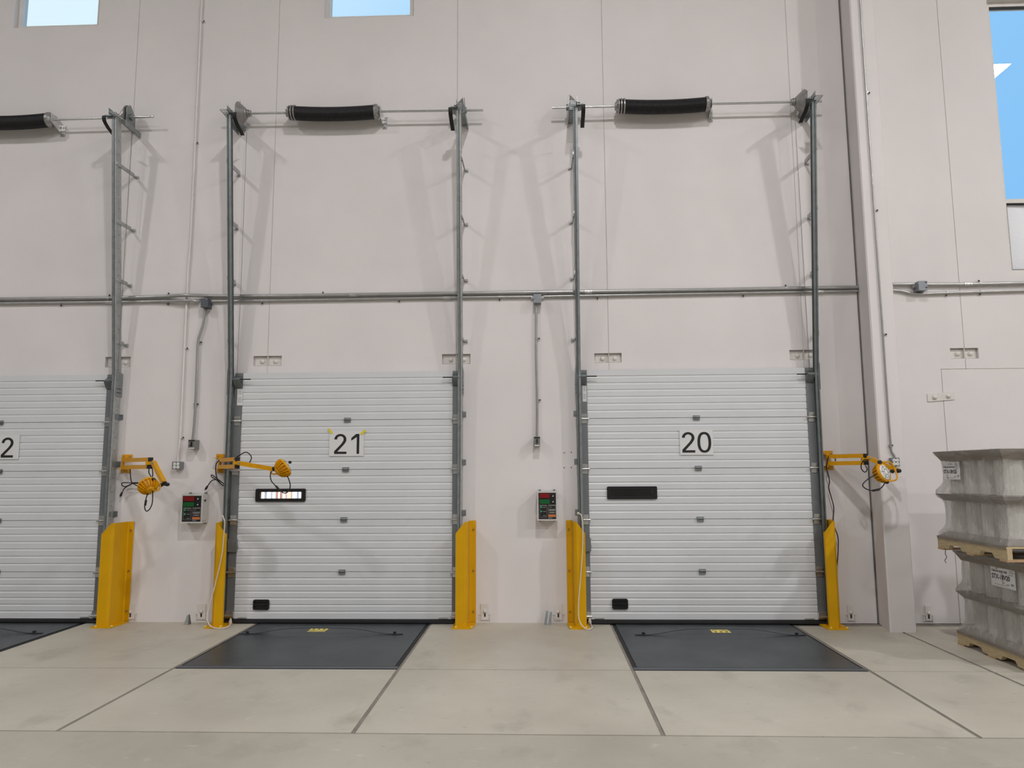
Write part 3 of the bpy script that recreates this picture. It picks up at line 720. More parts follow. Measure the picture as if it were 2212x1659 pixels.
def rope(pts, label):
    m = MB(); m.tube(smoothpath([A(*q) for q in pts], 6), .0065, 8); k = A(*pts[0])
    m.lathe(k - Vector((0, 0, .015)), (0, 0, 1), [(0, .004), (.006, .013), (.02, .014), (.03, .006)], 8)
    e = A(*pts[-1]); m.lathe(e - Vector((0, 0, .03)), (0, .2, 1), [(0, .006), (.01, .016), (.03, .018), (.055, .012), (.07, .005)], 8)
    m.build('pull_rope', 'rope', smooth=True, label=label, cat='rope', group='door pull ropes')
rope([(481, 1116, -.26), (485, 1126, -.303), (484, 1150, -.303), (479, 1200, -.30), (466, 1258, -.30), (453, 1306, -.31), (448, 1334, -.33), (452, 1349, -.35), (464, 1356.5, -.36), (482, 1357, -.35), (495, 1352, -.3), (497, 1344, -.16)], 'cream pull rope hanging over the guard left of the middle door')
rope([(1249, 1109, -.26), (1256, 1114, -.30), (1259, 1140, -.303), (1258, 1190, -.30), (1254, 1250, -.30), (1250, 1300, -.31), (1250, 1334, -.33), (1258, 1352, -.36), (1270, 1360, -.37), (1279, 1356, -.33), (1277, 1350, -.22), (1274, 1343, -.14)], 'cream pull rope hanging over the guard left of the right-hand door')

# ================================================================== DOCK LEVELERS
def leveler(x0, x1, label, so=0., ko=0., flip=False):
    t = thing('dock_leveler', ((x0 + x1) / 2, -.95, 0), label, 'leveler', 'dock levelers in the floor')
    m = MB(); m.box(x0 + .012, x1 - .012, -1.868, .15, -.0055, -.002); m.build('pit_frame', 'rubber', t)
    m = MB(); m.box(x0 + .045, x1 - .045, -1.80, -.03, -.002, .004); m.build('deck_plate', 'deck', t)
    m = MB(); m.box(x0 + .012, x1 - .012, -1.868, -1.804, -.002, .003); m.build('frame_angle', 'jboxd', t)
    xc = (x0 + x1) / 2 + so; ys = -.60; hw = .83
    pts = [(-hw, .008), (-hw * .83, .008), (-hw * .72, .018), (-hw * .52, .048), (-hw * .36, .062), (-hw * .1, .066), (hw * .1, .066), (hw * .36, .062), (hw * .52, .048), (hw * .72, .018), (hw * .83, .008), (hw, .008)]
    m = MB(); vs = []
    for x, z in pts: vs += [(xc + x, ys - .016, z), (xc + x, ys + .016, z), (xc + x, ys + .016, z + .006), (xc + x, ys - .016, z + .006)]
    m.add(vs, [(i * 4 + k, i * 4 + (k + 1) % 4, i * 4 + 4 + (k + 1) % 4, i * 4 + 4 + k) for i in range(len(pts) - 1) for k in range(4)] + [(0, 1, 2, 3), tuple(len(vs) - 4 + k for k in range(4))])
    m.build('lift_strap', 'deck', t, smooth=True)
    for s_ in (-1, 1):
        m = MB(); m.cyl((xc + s_ * hw * .90, ys, .012), (xc + s_ * hw * .90, ys, .030), .017, n=6); m.build('strap_bolt', 'rubber', t)
    kc = (x0 + x1) / 2 + ko; f = -1 if flip else 1; ky = -.415
    m = MB(); m.box(kc - .092, kc + .092, ky - .072, ky + .072, .004, .0055); st = m.build('caution_sticker', 'sticker', t)
    text('LIFT HERE', .043, 'ink', st, lambda gx, gy: (kc + f * gx, ky + f * (.035 + gy), .0062), 'lettering', bold=.0008)
    m = MB()
    for q in (-.055, 0, .055):
        m.prism([(kc + q - .013, ky - f * .035, .0056), (kc + q + .013, ky - f * .035, .0056), (kc + q, ky - f * .066, .0056)], (0, 0, .0006)); m.cyl((kc + q, ky - f * .03, .0056), (kc + q, ky - f * .03, .0062), .012, n=10)
    m.build('arrow_mark', 'ink', st, kind='stuff')
    return t
leveler(-3.07, -1.18, 'dark steel dock leveler deck in front of the middle door', -.085, -.17, True)
leveler(.745, 2.65, 'dark steel dock leveler deck in front of the right-hand door', .06, .11)
leveler(-6.85, -4.96, 'dark steel dock leveler deck cut by the left edge of the photo')

# ================================================================== WELD PLATES AND SMALL STEEL
def weld_plate(k, label):
    x0, x1, z0, z1 = PK[k]; t = thing('weld_plate', ((x0 + x1) / 2, PD, z0), label, 'plate', 'recessed weld plates')
    m = MB(); m.box(x0 + .012, x1 - .012, PD - .012, PD - .001, z0 + .008, z1 - .012); m.build('plate', 'wallplate', t)
    for f in (.3, .76):
        x = x0 + (x1 - x0) * f; z = (z0 + z1) / 2 - .004
        m = MB(); m.lathe((x, PD - .012, z), (0, -1, 0), [(0, .026), (.004, .027), (.016, .021), (.022, .012), (.024, .004)], 12); m.build('bolt', 'wallplate', t, smooth=True)
weld_plate('a', 'recessed painted weld plate behind the track right of the left-edge door'); weld_plate('b', 'recessed painted weld plate above the left end of the middle door')
weld_plate('c', 'recessed painted weld plate above the right end of the middle door'); weld_plate('d', 'recessed painted weld plate above the left end of the right-hand door')
weld_plate('e', 'recessed painted weld plate above the right end of the right-hand door'); weld_plate('f', 'recessed painted weld plate right of the pilaster')
# surface plate, slightly tilted
p, q = A(2003, 851, -.01), A(2062, 846, -.01); r0 = A(2005, 868, -.01)
t = thing('weld_plate', (p + q) / 2 + Vector((0, .01, -.1)), 'surface mounted painted plate with two bolts, tilted slightly', 'plate')
ux = (q - p); uz = Vector((0, 0, r0.z - p.z)); m = MB(); m.prism([p, q, q + uz, r0 + Vector((0, 0, 0))], (0, .009, 0)); m.build('plate', 'wallplate', t)
for f in (.26, .76):
    c = p + ux * f + uz * .5; m = MB(); m.lathe(c, (0, -1, 0), [(0, .024), (.005, .025), (.016, .018), (.022, .008)], 12); m.build('bolt', 'wallplate', t, smooth=True)

def base_anchor(px0, px1, py0, py1, label):
    a, b = A(px0, py0, -.01), A(px1, py1, -.01); xc = (a.x + b.x) / 2
    t = thing('base_anchor_plate', (xc, -.01, 0), label, 'plate', 'anchor plates along the wall base')
    m = MB(); m.box(a.x, b.x, -.012, -.001, max(b.z, .03), a.z); m.build('plate', 'wallplate', t)
    zc = (a.z + b.z) / 2 - .005
    m = MB(); m.lathe((xc, -.012, zc + .015), (0, -1, 0), [(0, .017), (.006, .018), (.014, .012), (.018, .005)], 12); m.build('bolt', 'wallplate', t, smooth=True)
    m = MB(); m.prism(rrect(xc, zc - .022, .016, .042, .007, -.0145), (0, .002, 0)); m.build('slot', 'ink', t)
    for s_ in (-1, 1):
        m = MB(); x = (a.x if s_ < 0 else b.x) + s_ * .012; m.box(x - .006, x + .006, -.008, -.001, .02, .086); m.box(x - .010, x + .012, -.012, -.001, .084, .093)
        m.build('side_tab', 'wallplate', t)
base_anchor(274, 290, 1305, 1342, 'white anchor plate at the wall base beside the far left guard')
base_anchor(427, 443, 1305, 1341, 'white anchor plate at the wall base left of the middle door guard')
base_anchor(1039, 1056, 1304, 1341, 'white anchor plate at the wall base right of the middle door')
base_anchor(1198, 1214, 1305, 1342, 'white anchor plate at the wall base left of the right-hand door guard')
base_anchor(1830, 1846, 1307, 1344, 'white anchor plate at the wall base left of the pilaster')
base_anchor(1998, 2014, 1308, 1345, 'white anchor plate at the wall base right of the pilaster')
def floor_angle(px, py, label, pair):
    b = A(px, py, 0, 2); t = thing('steel_angle', b, label, 'bracket', 'cut steel angles on the floor')
    if not pair:
        m = MB(); m.prism([(b.x - .03, b.y, 0), (b.x + .022, b.y, 0), (b.x + .022, b.y, .105), (b.x + .008, b.y, .105)], (0, .006, 0)); m.build('leg', 'brk', t)
        m = MB(); m.prism([(b.x + .016, b.y + .006, 0), (b.x + .016, b.y + .07, 0), (b.x + .016, b.y + .03, .105), (b.x + .016, b.y + .006, .105)], (.006, 0, 0)); m.build('leg', 'galvd', t)
    else:
        for dx, dz in ((-.02, .135), (.022, .125)):
            m = MB(); m.bar((b.x + dx, b.y, .0), (b.x + dx + .022, b.y + .05, dz), .026, .007, (0, -1, .2)); m.build('leg', 'galvd', t)
floor_angle(402, 1350, 'small upright steel angle on the floor left of the middle door', False)
floor_angle(1182, 1350, 'pair of cut steel bars leaning at the wall base near the right-hand door', True)

# ================================================================== CONDUITS AND BOXES
def conduit(pts, Y, r, m_, label, straps=(), couplings=(), smooth=True):
    P = [A(q[0], q[1], q[2] if len(q) > 2 else Y) for q in pts]; t = thing('conduit', P[0], label, 'conduit', 'electrical conduits on the wall')
    m = MB(); m.tube(smoothpath(P, 4) if smooth else P, r, 10); m.build('pipe', m_, t, smooth=True)
    for x, y, dx, dy in straps:
        c = A(x, y, Y); e = A(x + dx, y + dy, Y); back = Vector((0, abs(Y) - .002 - r if abs(Y) < .2 else .0, 0)); ax = Vector((0, 0, 1)) if abs(dx) > abs(dy) else Vector((1, 0, 0))
        m = MB(); m.lathe(c - ax * .008, ax, [(0, r), (0, r + .003), (.016, r + .003), (.016, r)], 10)
        d = (e - c).normalized(); m.obb(c + d * (r + .012) + Vector((0, r - .004, 0)), d * .014, (0, .002, 0), ax * .008); m.build('strap', m_, t)
        m = MB(); m.cyl(c + d * (r + .016) + Vector((0, r - .012, 0)), c + d * (r + .016) + Vector((0, r - .004, 0)), .0085, n=6); m.build('screw', 'rubber', t)
    for x, y in couplings:
        c = A(x, y, Y); i = min(range(len(P) - 1), key=lambda k: abs((P[k] + P[k + 1]).x / 2 - c.x) + abs((P[k] + P[k + 1]).z / 2 - c.z)); d = (P[i + 1] - P[i]).normalized()
        m = MB(); m.cyl(c - d * .04, c + d * .04, r + .004, n=10); m.cyl(c - d * .02 + Vector((0, -r - .01, .0)), c - d * .02, .005, n=6); m.cyl(c + d * .02 + Vector((0, -r - .01, .0)), c + d * .02, .005, n=6); m.build('coupling', 'zinc', t)
    return t
conduit([(-500, 652.5), (-30, 646.5), (240, 643.5), (340, 641), (375, 639, -.05), (395, 638, -.072), (412, 638, -.072), (440, 639, -.045), (480, 639.5), (600, 639), (1000, 633.5), (1400, 628), (1853, 620.5)], -.029, .021, 'cond', 'thick upper galvanized conduit running across the wall behind the tracks',
        [(697, 638, 0, -1), (235, 644, 0, -1), (363, 640, 0, -1), (1698, 623, 0, -1)], [(763, 637), (1271, 630), (255, 643)])
conduit([(-500, 661.5), (-30, 655.5), (240, 652.5), (340, 651), (375, 650, -.045), (395, 649.5, -.062), (412, 649.5, -.062), (424, 650.5, -.04), (431, 650.5, -.03)], -.023, .0155, 'cond', 'thin lower galvanized conduit left of the dark junction box', [(131, 654, 0, 1), (362, 651, 0, 1)], [(236, 652.5)])
conduit([(459, 650.5), (600, 649), (1000, 642.5), (1150, 641)], -.023, .0155, 'cond', 'thin lower galvanized conduit between the two junction boxes', [(566, 649.5, 0, 1), (862, 645, 0, 1), (1079, 641.5, 0, 1)], [(965, 643)])
conduit([(1174, 640.5), (1400, 636.5), (1853, 628.5)], -.023, .0155, 'cond', 'thin lower galvanized conduit over the right-hand door ending at the pilaster', [(1291, 638.5, 0, 1), (1606, 633, 0, 1)], [(1770, 630)])
conduit([(1928, 614), (1974, 614)], -.029, .017, 'cond', 'short stub of upper conduit right of the pilaster')
conduit([(2001, 614.5), (2090, 614), (2240, 611), (2900, 598)], -.029, .019, 'cond', 'upper conduit right of the junction box, far right', [(2116, 612.5, 0, -1)], [(2090, 614)])
conduit([(1928, 627), (1945, 628), (1965, 633), (1985, 634.5), (2040, 633), (2240, 627), (2900, 613)], -.023, .0145, 'cond', 'lower conduit with an offset bend right of the pilaster', [(2045, 632, 0, 1), (2118, 629.5, 0, 1)])
conduit([(448.5, -260), (436.5, -12), (413.5, 480), (406.8, 580), (404.5, 620), (404, 640), (403, 660), (398, 760), (390, 930), (386.5, 972), (384.5, 984), (384, 998)], -.022, .013, 'condw', 'white painted conduit dropping from above to the left outlet', [(435, 45, 1, 0), (421, 308, 1, 0), (399, 752, 1, 0), (390, 945, 1, 0)], [])
conduit([(443, 663), (442, 680), (438, 702), (430, 728), (427.5, 745), (424, 840), (421, 900), (418, 935), (416, 951)], -.028, .0135, 'cond', 'galvanized conduit with a bend above the left switch box', [(428.5, 739, 1, 0), (421, 873, 1, 0)])
conduit([(1158.5, 653), (1158.5, 760), (1160.5, 870), (1160, 944)], -.028, .0135, 'cond', 'straight galvanized conduit above the middle switch box', [(1159, 731, 1, 0), (1160.5, 864, 1, 0)])
conduit([(1841, -260), (1857.5, -12), (1866, 120), (1890, 470), (1906, 700), (1918, 880), (1924, 960), (1926, 975), (1932, 984), (1933, 992)], -.452, .0095, 'cond', 'thin conduit running down the pilaster face to the outlet', [(1873, 200, 1, 0), (1890, 454, 1, 0), (1909, 722, 1, 0), (1922, 962, 1, 0)])

def ebox(px0, py0, px1, py1, Y0, Y1, m_, name, label, cat, group, screws=True):
    a, b = A(px0, py0, Y0), A(px1, py1, Y0); t = thing(name, ((a.x + b.x) / 2, Y1, b.z), label, cat, group)
    m = MB(); m.box(a.x, b.x, Y0 + .003, Y1, b.z, a.z); m.build('enclosure', m_, t)
    m = MB(); m.box(a.x - .001, b.x + .001, Y0, Y0 + .003, b.z - .001, a.z + .001); f = m.build('cover', m_, t)
    return t, a, b
for args in ((434, 645, 448.5, 663, 'jboxd', 'dark square junction box on the conduits left of the middle door'), (1153, 635.5, 1169, 653.5, 'jbox', 'light grey junction box between the middle and right-hand doors')):
    t, a, b = ebox(*args[:4], -.11, -.002, args[4], 'junction_box', args[5], 'junction box', 'junction boxes on the conduits')
    m = MB()
    for x, z in ((a.x + .012, b.z + .012), (b.x - .012, a.z - .012)): m.cyl((x, -.116, z), (x, -.11, z), .006, n=6)
    m.build('cover_screw', 'zinc', t)
    m = MB(); m.cyl((a.x - .03, -.02, (a.z + b.z) / 2 + .03), (a.x, -.02, (a.z + b.z) / 2 + .03), .02); m.cyl((b.x, -.02, (a.z + b.z) / 2 + .03), (b.x + .03, -.02, (a.z + b.z) / 2 + .03), .02); m.build('connector', 'zinc', t)
t, a, b = ebox(1984, 607, 2004, 626.5, -.11, -.002, 'jbox', 'junction_box', 'light grey junction box right of the pilaster', 'junction box', 'junction boxes on the conduits')
m = MB(); m.cyl((a.x - .03, -.03, a.z - .04), (a.x, -.03, a.z - .04), .024); m.cyl((b.x, -.03, a.z - .04), (b.x + .03, -.03, a.z - .04), .024); m.build('connector', 'zinc', t)
m = MB()
for z in (a.z - .015, b.z + .03): m.cyl((b.x - .012, -.116, z), (b.x - .012, -.11, z), .007, n=6)
m.build('cover_screw', 'rubber', t)

def switchbox(px0, py0, px1, py1, label, up):
    t, a, b = ebox(px0, py0, px1, py1, -.115, -.002, 'grey', 'switch_box', label, 'switch box', 'disconnect switch boxes')
    w, h = b.x - a.x, a.z - b.z; xc = (a.x + b.x) / 2
    m = MB(); m.box(a.x + .004, b.x, -.1165, -.115, a.z - h * .17, a.z - h * .03); m.build('top_strip', 'ink', t)
    m = MB(); m.box(a.x + .006, b.x - .004, -.1165, -.115, b.z + h * .04, b.z + h * .14); m.build('name_strip', 'white', t)
    z = (a.z + b.z) / 2 + .005
    m = MB(); m.box(xc - .004, xc + .010, -.135, -.115, z - .025, z + .022)
    if up: m.box(xc - .018, xc + .010, -.128, -.115, z - .025, z - .013)
    m.build('toggle', 'ink', t)
switchbox(407, 950, 420, 970, 'grey switch box with black toggle left of the middle door', True)
switchbox(1153, 943.5, 1166.5, 964, 'grey switch box with black toggle left of the right-hand door', False)

def outlet(px0, py0, px1, py1, Y0, Y1, label):
    t, a, b = ebox(px0, py0, px1, py1, Y0, Y1, 'jbox', 'outlet_box', label, 'outlet', 'four-socket outlets')
    w, h = b.x - a.x, a.z - b.z
    for fx in (.30, .72):
        for fz in (.27, .70):
            x, z = a.x + w * fx, b.z + h * fz
            m = MB(); m.lathe((x, Y0, z), (0, -1, 0), [(0, .017), (.003, .017), (.004, .014)], 12); m.build('socket', 'white', t)
            m = MB()
            for q in (-.006, .006): m.box(x + q - .0012, x + q + .0012, Y0 - .0048, Y0 - .004, z - .002, z + .007)
            m.cyl((x, Y0 - .0048, z - .007), (x, Y0 - .004, z - .007), .0025, n=6); m.build('socket_slot', 'ink', t)
outlet(372, 997.5, 389, 1013.5, -.085, -.002, 'grey outlet box with four white sockets on the left wall')
outlet(1926, 989, 1944, 1007, -.50, -.44, 'grey outlet box with four white sockets on the pilaster')

# ================================================================== DOCK CONTROL PANELS
def control_panel(px0, py0, px1, py1, label):
    Y0 = -.155; a, b = A(px0, py0, Y0), A(px1, py1, Y0); w, h = b.x - a.x, a.z - b.z
    t = thing('dock_control_panel', ((a.x + b.x) / 2, -.02, b.z), label, 'control panel', 'dock control panels')
    m = MB(); e = .016
    m.box(a.x - e, b.x + e, Y0 + .03, -.012, b.z - e, a.z + e); m.build('enclosure', 'encl', t)
    m = MB(); m.ring([(a.x - e, Y0 - .0, b.z - e), (b.x + e, Y0, b.z - e), (b.x + e, Y0, a.z + e), (a.x - e, Y0, a.z + e)], [(a.x, Y0, b.z), (b.x, Y0, b.z), (b.x, Y0, a.z), (a.x, Y0, a.z)], (0, .03, 0)); m.build('lid_rim', 'encl', t)
    m = MB(); m.box(a.x, b.x, Y0 + .001, Y0 + .03, b.z, a.z); f = m.build('face_plate', 'panelblk', t)
    def R(u0, u1, v0, v1): return (a.x + w * u0, a.x + w * u1, a.z - h * v1, a.z - h * v0)
    def plate(nm, m_, u0, u1, v0, v1, d, par=t):
        x0, x1, z0, z1 = R(u0, u1, v0, v1); q = MB(); q.box(x0, x1, Y0 + .001 - d, Y0 + .001, z0, z1); return q.build(nm, m_, par)
    plate('red_light', 'red', .06, .64, .025, .20, .014); plate('green_light', 'green', .06, .64, .245, .42, .014)
    for (u, v, r, nm, k) in ((.82, .12, .0, 0, 0), (.82, .34, .0, 0, 0)):
        x, z = a.x + w * u, a.z - h * v; q = MB()
        q.lathe((x, Y0 + .001, z), (0, -1, 0), [(0, .016), (.008, .016), (.010, .012)], 14); bt = q.build('selector_button', 'ink', t)
        q = MB(); q.prism([(x - .010, Y0 - .0095, z - .006), (x + .010, Y0 - .0095, z - .006), (x + .004, Y0 - .0095, z + .008), (x - .001, Y0 - .0095, z - .001)], (0, .001, 0)); q.build('button_mark', 'white', bt)
    def frame(u0, u1, v0, v1):
        x0, x1, z0, z1 = R(u0, u1, v0, v1); g = .003; q = MB()
        q.ring([(x0, Y0 - .0002, z0), (x1, Y0 - .0002, z0), (x1, Y0 - .0002, z1), (x0, Y0 - .0002, z1)], [(x0 + g, Y0 - .0002, z0 + g), (x1 - g, Y0 - .0002, z0 + g), (x1 - g, Y0 - .0002, z1 - g * 4), (x0 + g, Y0 - .0002, z1 - g * 4)], (0, .001, 0)); q.build('legend_frame', 'grey', f)
    frame(.06, .48, .455, .93); frame(.55, .97, .455, .62); frame(.55, .97, .63, .92)
    for v in (.55, .71):
        x, z = a.x + w * .15, a.z - h * v; q = MB(); q.lathe((x, Y0 + .001, z), (0, -1, 0), [(0, .0115), (.007, .0115), (.009, .008)], 12); q.build('push_button', 'btn', t)
    q = MB()
    for u0, u1, v in ((.25, .41, .55), (.25, .42, .71), (.25, .41, .87), (.63, .75, .55), (.60, .92, .665), (.62, .90, .685), (.60, .92, .74), (.62, .9, .765)):
        x0, x1, z0, z1 = R(u0, u1, v - .008, v + .008); q.box(x0, x1, Y0 + .0, Y0 + .001, z0, z1)
    q.build('fine_print', 'lgrey', f, kind='stuff')
    plate('orange_label', 'orange', .56, .96, .82, .915, .0016)
    plate('maker_plate', 'lgrey', .55, .77, .945, .965, .001)
    for u in (.08, .92):
        for z, s_ in ((a.z + e, 1), (b.z - e, -1)):
            x = a.x + w * u; q = MB(); q.box(x - .011, x + .011, -.03, -.004, z - (0 if s_ > 0 else .016), z + (.016 if s_ > 0 else 0)); q.build('mounting_tab', 'stile', t)
    for z in (a.z - .03, b.z + .03):
        q = MB(); q.box(b.x + e, b.x + e + .010, Y0 + .015, Y0 + .05, z - .014, z + .014); q.cyl((b.x + e, Y0 + .06, z), (b.x + e + .008, Y0 + .06, z), .012); q.build('latch', 'encl', t)
        q = MB(); q.box(a.x - e - .008, a.x - e, Y0 + .015, Y0 + .06, z - .02, z + .02); q.build('lid_hinge', 'encl', t)
    q = MB(); q.cyl((b.x + e, -.10, a.z - .05), (b.x + e + .004, -.10, a.z - .05), .016); q.build('side_plug', 'ink', t)
control_panel(395, 1071, 433, 1127, 'control panel with red and green lights left of the middle door')
control_panel(1163, 1064.5, 1201.5, 1121.5, 'control panel with red and green lights left of the right-hand door')

# ================================================================== ARM LIGHTS
def cord(pts, t, r=.0055, plug=None, name='cord'):
    m = MB(); m.tube(pxpath(pts, k=6), r, 7); return m.build(name, 'rubber', t, smooth=True)
def sqtube(t, p0, p1, w, m_, name):
    m = MB(); m.bar(p0, p1, w, w); return m.build(name, m_, t)
def lamp_head(t, c, f, R=.095, depth=.10):
    f = Vector(f).normalized(); c = Vector(c)
    m = MB(); m.lathe(c, -f, [(0, R * .80), (.0, R), (.016, R * 1.04), (.022, R * 1.0), (.023, R * .84), (.05, R * .70), (.08, R * .46), (.083, R * .44), (depth, R * .42), (depth + .006, R * .36)], 24)
    hd = m.build('lamp_head', 'amber', t, smooth=True)
    u = f.orthogonal().normalized(); w = f.cross(u); m = MB()
    for k in range(18):
        a = 2 * math.pi * k / 18; d = u * math.cos(a) + w * math.sin(a); tg = f.cross(d) * .0036
        P = [c - f * .020 + d * R * .8, c - f * .020 + d * R * 1.06, c - f * .05 + d * R * 1.0, c - f * .088 + d * R * .72, c - f * .098 + d * R * .46, c - f * .075 + d * R * .42]
        m.prism([q - tg for q in P], tg * 2)
    m.build('cooling_fin', 'amber', hd, kind='stuff')
    m = MB(); m.lathe(c + f * .001, f, [(0, R * .8), (.004, R * .8), (.010, R * .45), (.012, R * .1)], 24); m.build('lens', 'white', hd, smooth=True)
    m = MB()
    for rr in (.3, .62): m.tube([c + f * (.016) + (u * math.cos(2 * math.pi * k / 20) + w * math.sin(2 * math.pi * k / 20)) * R * rr for k in range(21)], .0018, 5, cap=False)
    for k in range(6):
        a = 2 * math.pi * (k + .3) / 6; d = u * math.cos(a) + w * math.sin(a); m.tube([c + f * .016 + d * R * .3, c + f * .014 + d * R * .86], .0018, 5)
    m.build('wire_guard', 'stile', hd)
    return f, u, w
def arm_light(label, top, bot, up0, up1, lo0, lo1, Y1, e0, e1, Ye, head, f, knobs, yoke, cords, blk):
    p = A(top[0], top[1], -.004); q = A(bot[2], bot[3], -.004)
    t = thing('dock_arm_light', ((p.x + q.x) / 2, 0, q.z), label, 'lamp', 'yellow swing-arm dock lights')
    for r_ in (top, bot):
        a, b = A(r_[0], r_[1], -.012), A(r_[2], r_[3], -.012)
        m = MB(); m.box(a.x, b.x, -.012, -.002, b.z, a.z)
        zz = (b.z, b.z + .008) if r_ is top else (a.z - .008, a.z); m.box(a.x + .01, b.x - .03, -.10, -.012, *zz); m.build('wall_bracket', 'amber', t)
        for fx in (.2, .8):
            x = a.x + (b.x - a.x) * fx; z = (a.z + b.z) / 2; m = MB(); m.cyl((x, -.020, z), (x, -.012, z), .009, n=6); m.build('bolt', 'zinc', t)
    tw = .042; a0, a1 = A(*up0, -.075), A(*up1, Y1); b0, b1 = A(*lo0, -.075), A(*lo1, Y1)
    a0.z = a1.z = (a0.z + a1.z) / 2; b0.z = b1.z = (b0.z + b1.z) / 2
    sqtube(t, a0, a1, tw, 'amber', 'upper_arm'); sqtube(t, b0, b1, tw, 'amber', 'lower_arm')
    for s0, s1 in ((a0, a1), (b0, b1)):
        d = (s1 - s0).normalized(); sqtube(t, s1, s1 + d * .03, tw * .98, 'rubber', 'end_cap')
    m = MB(); m.cyl(a0 + Vector((0, 0, .03)), b0 - Vector((0, 0, .03)), .016); m.build('pivot_post', 'amber', t, smooth=True)
    mid = (a1 + b1) / 2; m = MB(); m.box(mid.x - .028, mid.x + .028, mid.y - .025, mid.y + .025, b1.z + tw / 2, a1.z - tw / 2); m.build('pivot_block', 'amber', t)
    g0, g1 = A(*e0, Y1 - .035), A(*e1, Ye); sqtube(t, g0, g1, .042, 'amber', 'outer_arm')
    m = MB(); d = (g1 - g0).normalized(); m.cyl(g0 + Vector((0, -.034, 0)) + d * .02, g0 + Vector((0, .02, 0)) + d * .02, .012, n=8); m.build('pivot_bolt', 'zinc', t)
    sqtube(t, g1, g1 + d * .022, .04, 'rubber', 'end_cap')
    lamp_head(t, A(*head), f)
    for k in knobs:
        c = A(*k); m = MB(); m.lathe(c + Vector((0, .02, 0)), (0, -1, 0), [(0, .012), (.0, .018), (.022, .020), (.026, .012)], 10); m.build('knob', 'rubber', t, smooth=True)
    m = MB(); m.tube(smoothpath([A(*k) for k in yoke], 5), .008, 7); m.build('yoke', 'amber', t, smooth=True)
    for c in cords: cord(c['p'], t, c.get('r', .0055))
    return t
def plug(t, px, py, Y, dx, dy):
    a = A(px, py, Y); d = Vector((dx, 0, dy)).normalized(); m = MB(); m.tube([a, a + d * .01, a + d * .035, a + d * .05], [.006, .011, .013, .010], 8)
    u = Vector((-d.z, 0, d.x)) * .005
    for s_ in (-1, 1): m.cyl(a + d * .05 + u * s_, a + d * .066 + u * s_, .002, n=5)
    m.build('plug', 'rubber', t, smooth=True)
Y = -.5
t = arm_light('yellow folded arm light beside the left-edge door, head tipped down', (264, 982, 285, 990), (261, 1013, 281, 1021), (267, 994), (324, 993), (265, 1009), (321, 1009), Y, (331, 998), (354, 1043), -.66,
    (318, 1046, -.80), (-.58, .42, .55), [(347, 1048, -.70), (361, 1046.5, -.68), (330, 1036, -.83)], [(341, 1040, -.72), (346, 1050, -.74), (343, 1058, -.80), (334, 1060, -.86), (327, 1055, -.90)],
    [dict(p=[(281, 1012, -.12), (282, 1030, -.1), (285, 1042, -.08), (296, 1049, -.07), (303, 1047, -.07), (299, 1043, -.07), (284, 1043, -.06), (265, 1043, -.06), (264, 1049, -.06), (272, 1051, -.06), (285, 1045, -.06), (300, 1044, -.05)]),
     dict(p=[(288, 1044, -.07), (276, 1050, -.07), (268, 1056, -.06), (264, 1064, -.05)]),
     dict(p=[(326, 1006, -.54), (322, 1013, -.56), (322, 1022, -.56), (328, 1031, -.56), (330, 1022, -.56), (328, 1008, -.56)]),
     dict(p=[(321, 1062, -.84), (316, 1075, -.84), (314, 1088, -.84), (312.5, 1097, -.84), (316, 1104, -.84), (323, 1100, -.84), (329, 1086, -.84), (330, 1060, -.86)]),
     dict(p=[(315.5, 1080, -.84), (313.5, 1092, -.84)], r=.011)], None)
plug(t, 264, 1063, -.05, -.4, -1)
t = arm_light('yellow arm light reaching right in front of the middle door', (467, 981, 490, 990), (468, 1012.5, 489, 1021), (476, 993.5), (512, 992.5), (474, 1008), (511, 1008.5), -.55, (514, 1000), (590, 1013), -.68,
    (617, 1008, -.80), (.62, .45, .50), [(592, 1012, -.72), (599, 1013, -.73)], [(588, 1016, -.70), (586, 1022, -.74), (594, 1024, -.80), (604, 1022, -.84)],
    [dict(p=[(506, 992, -.56), (518, 983, -.58), (531, 977, -.6), (540, 982, -.62), (543, 990, -.63), (539, 999, -.62)]),
     dict(p=[(476, 993, -.12), (468, 1000, -.12), (466, 1015, -.11), (469, 1033, -.1), (480, 1048, -.08), (484, 1046, -.08), (470, 1035, -.07), (458, 1026, -.07), (457, 1030, -.07), (468, 1037, -.07), (481, 1049, -.06)]),
     dict(p=[(470, 1036, -.08), (460, 1037, -.08), (453, 1043, -.07), (449, 1050, -.06)]),
     dict(p=[(585, 1018, -.75), (584, 1030, -.78), (587, 1040, -.80), (596, 1050, -.8), (606, 1060, -.8), (614, 1065, -.8), (622, 1062, -.8), (627, 1050, -.8), (624, 1036, -.82), (618, 1023, -.84)]),
     dict(p=[(596, 1050, -.8), (603, 1058, -.8)], r=.011)], None)
plug(t, 449, 1049, -.06, -.6, -1)
m = MB(); m.cyl(A(624, 998, -.86), A(629, 999, -.86), .014); m.build('knob', 'rubber', t)
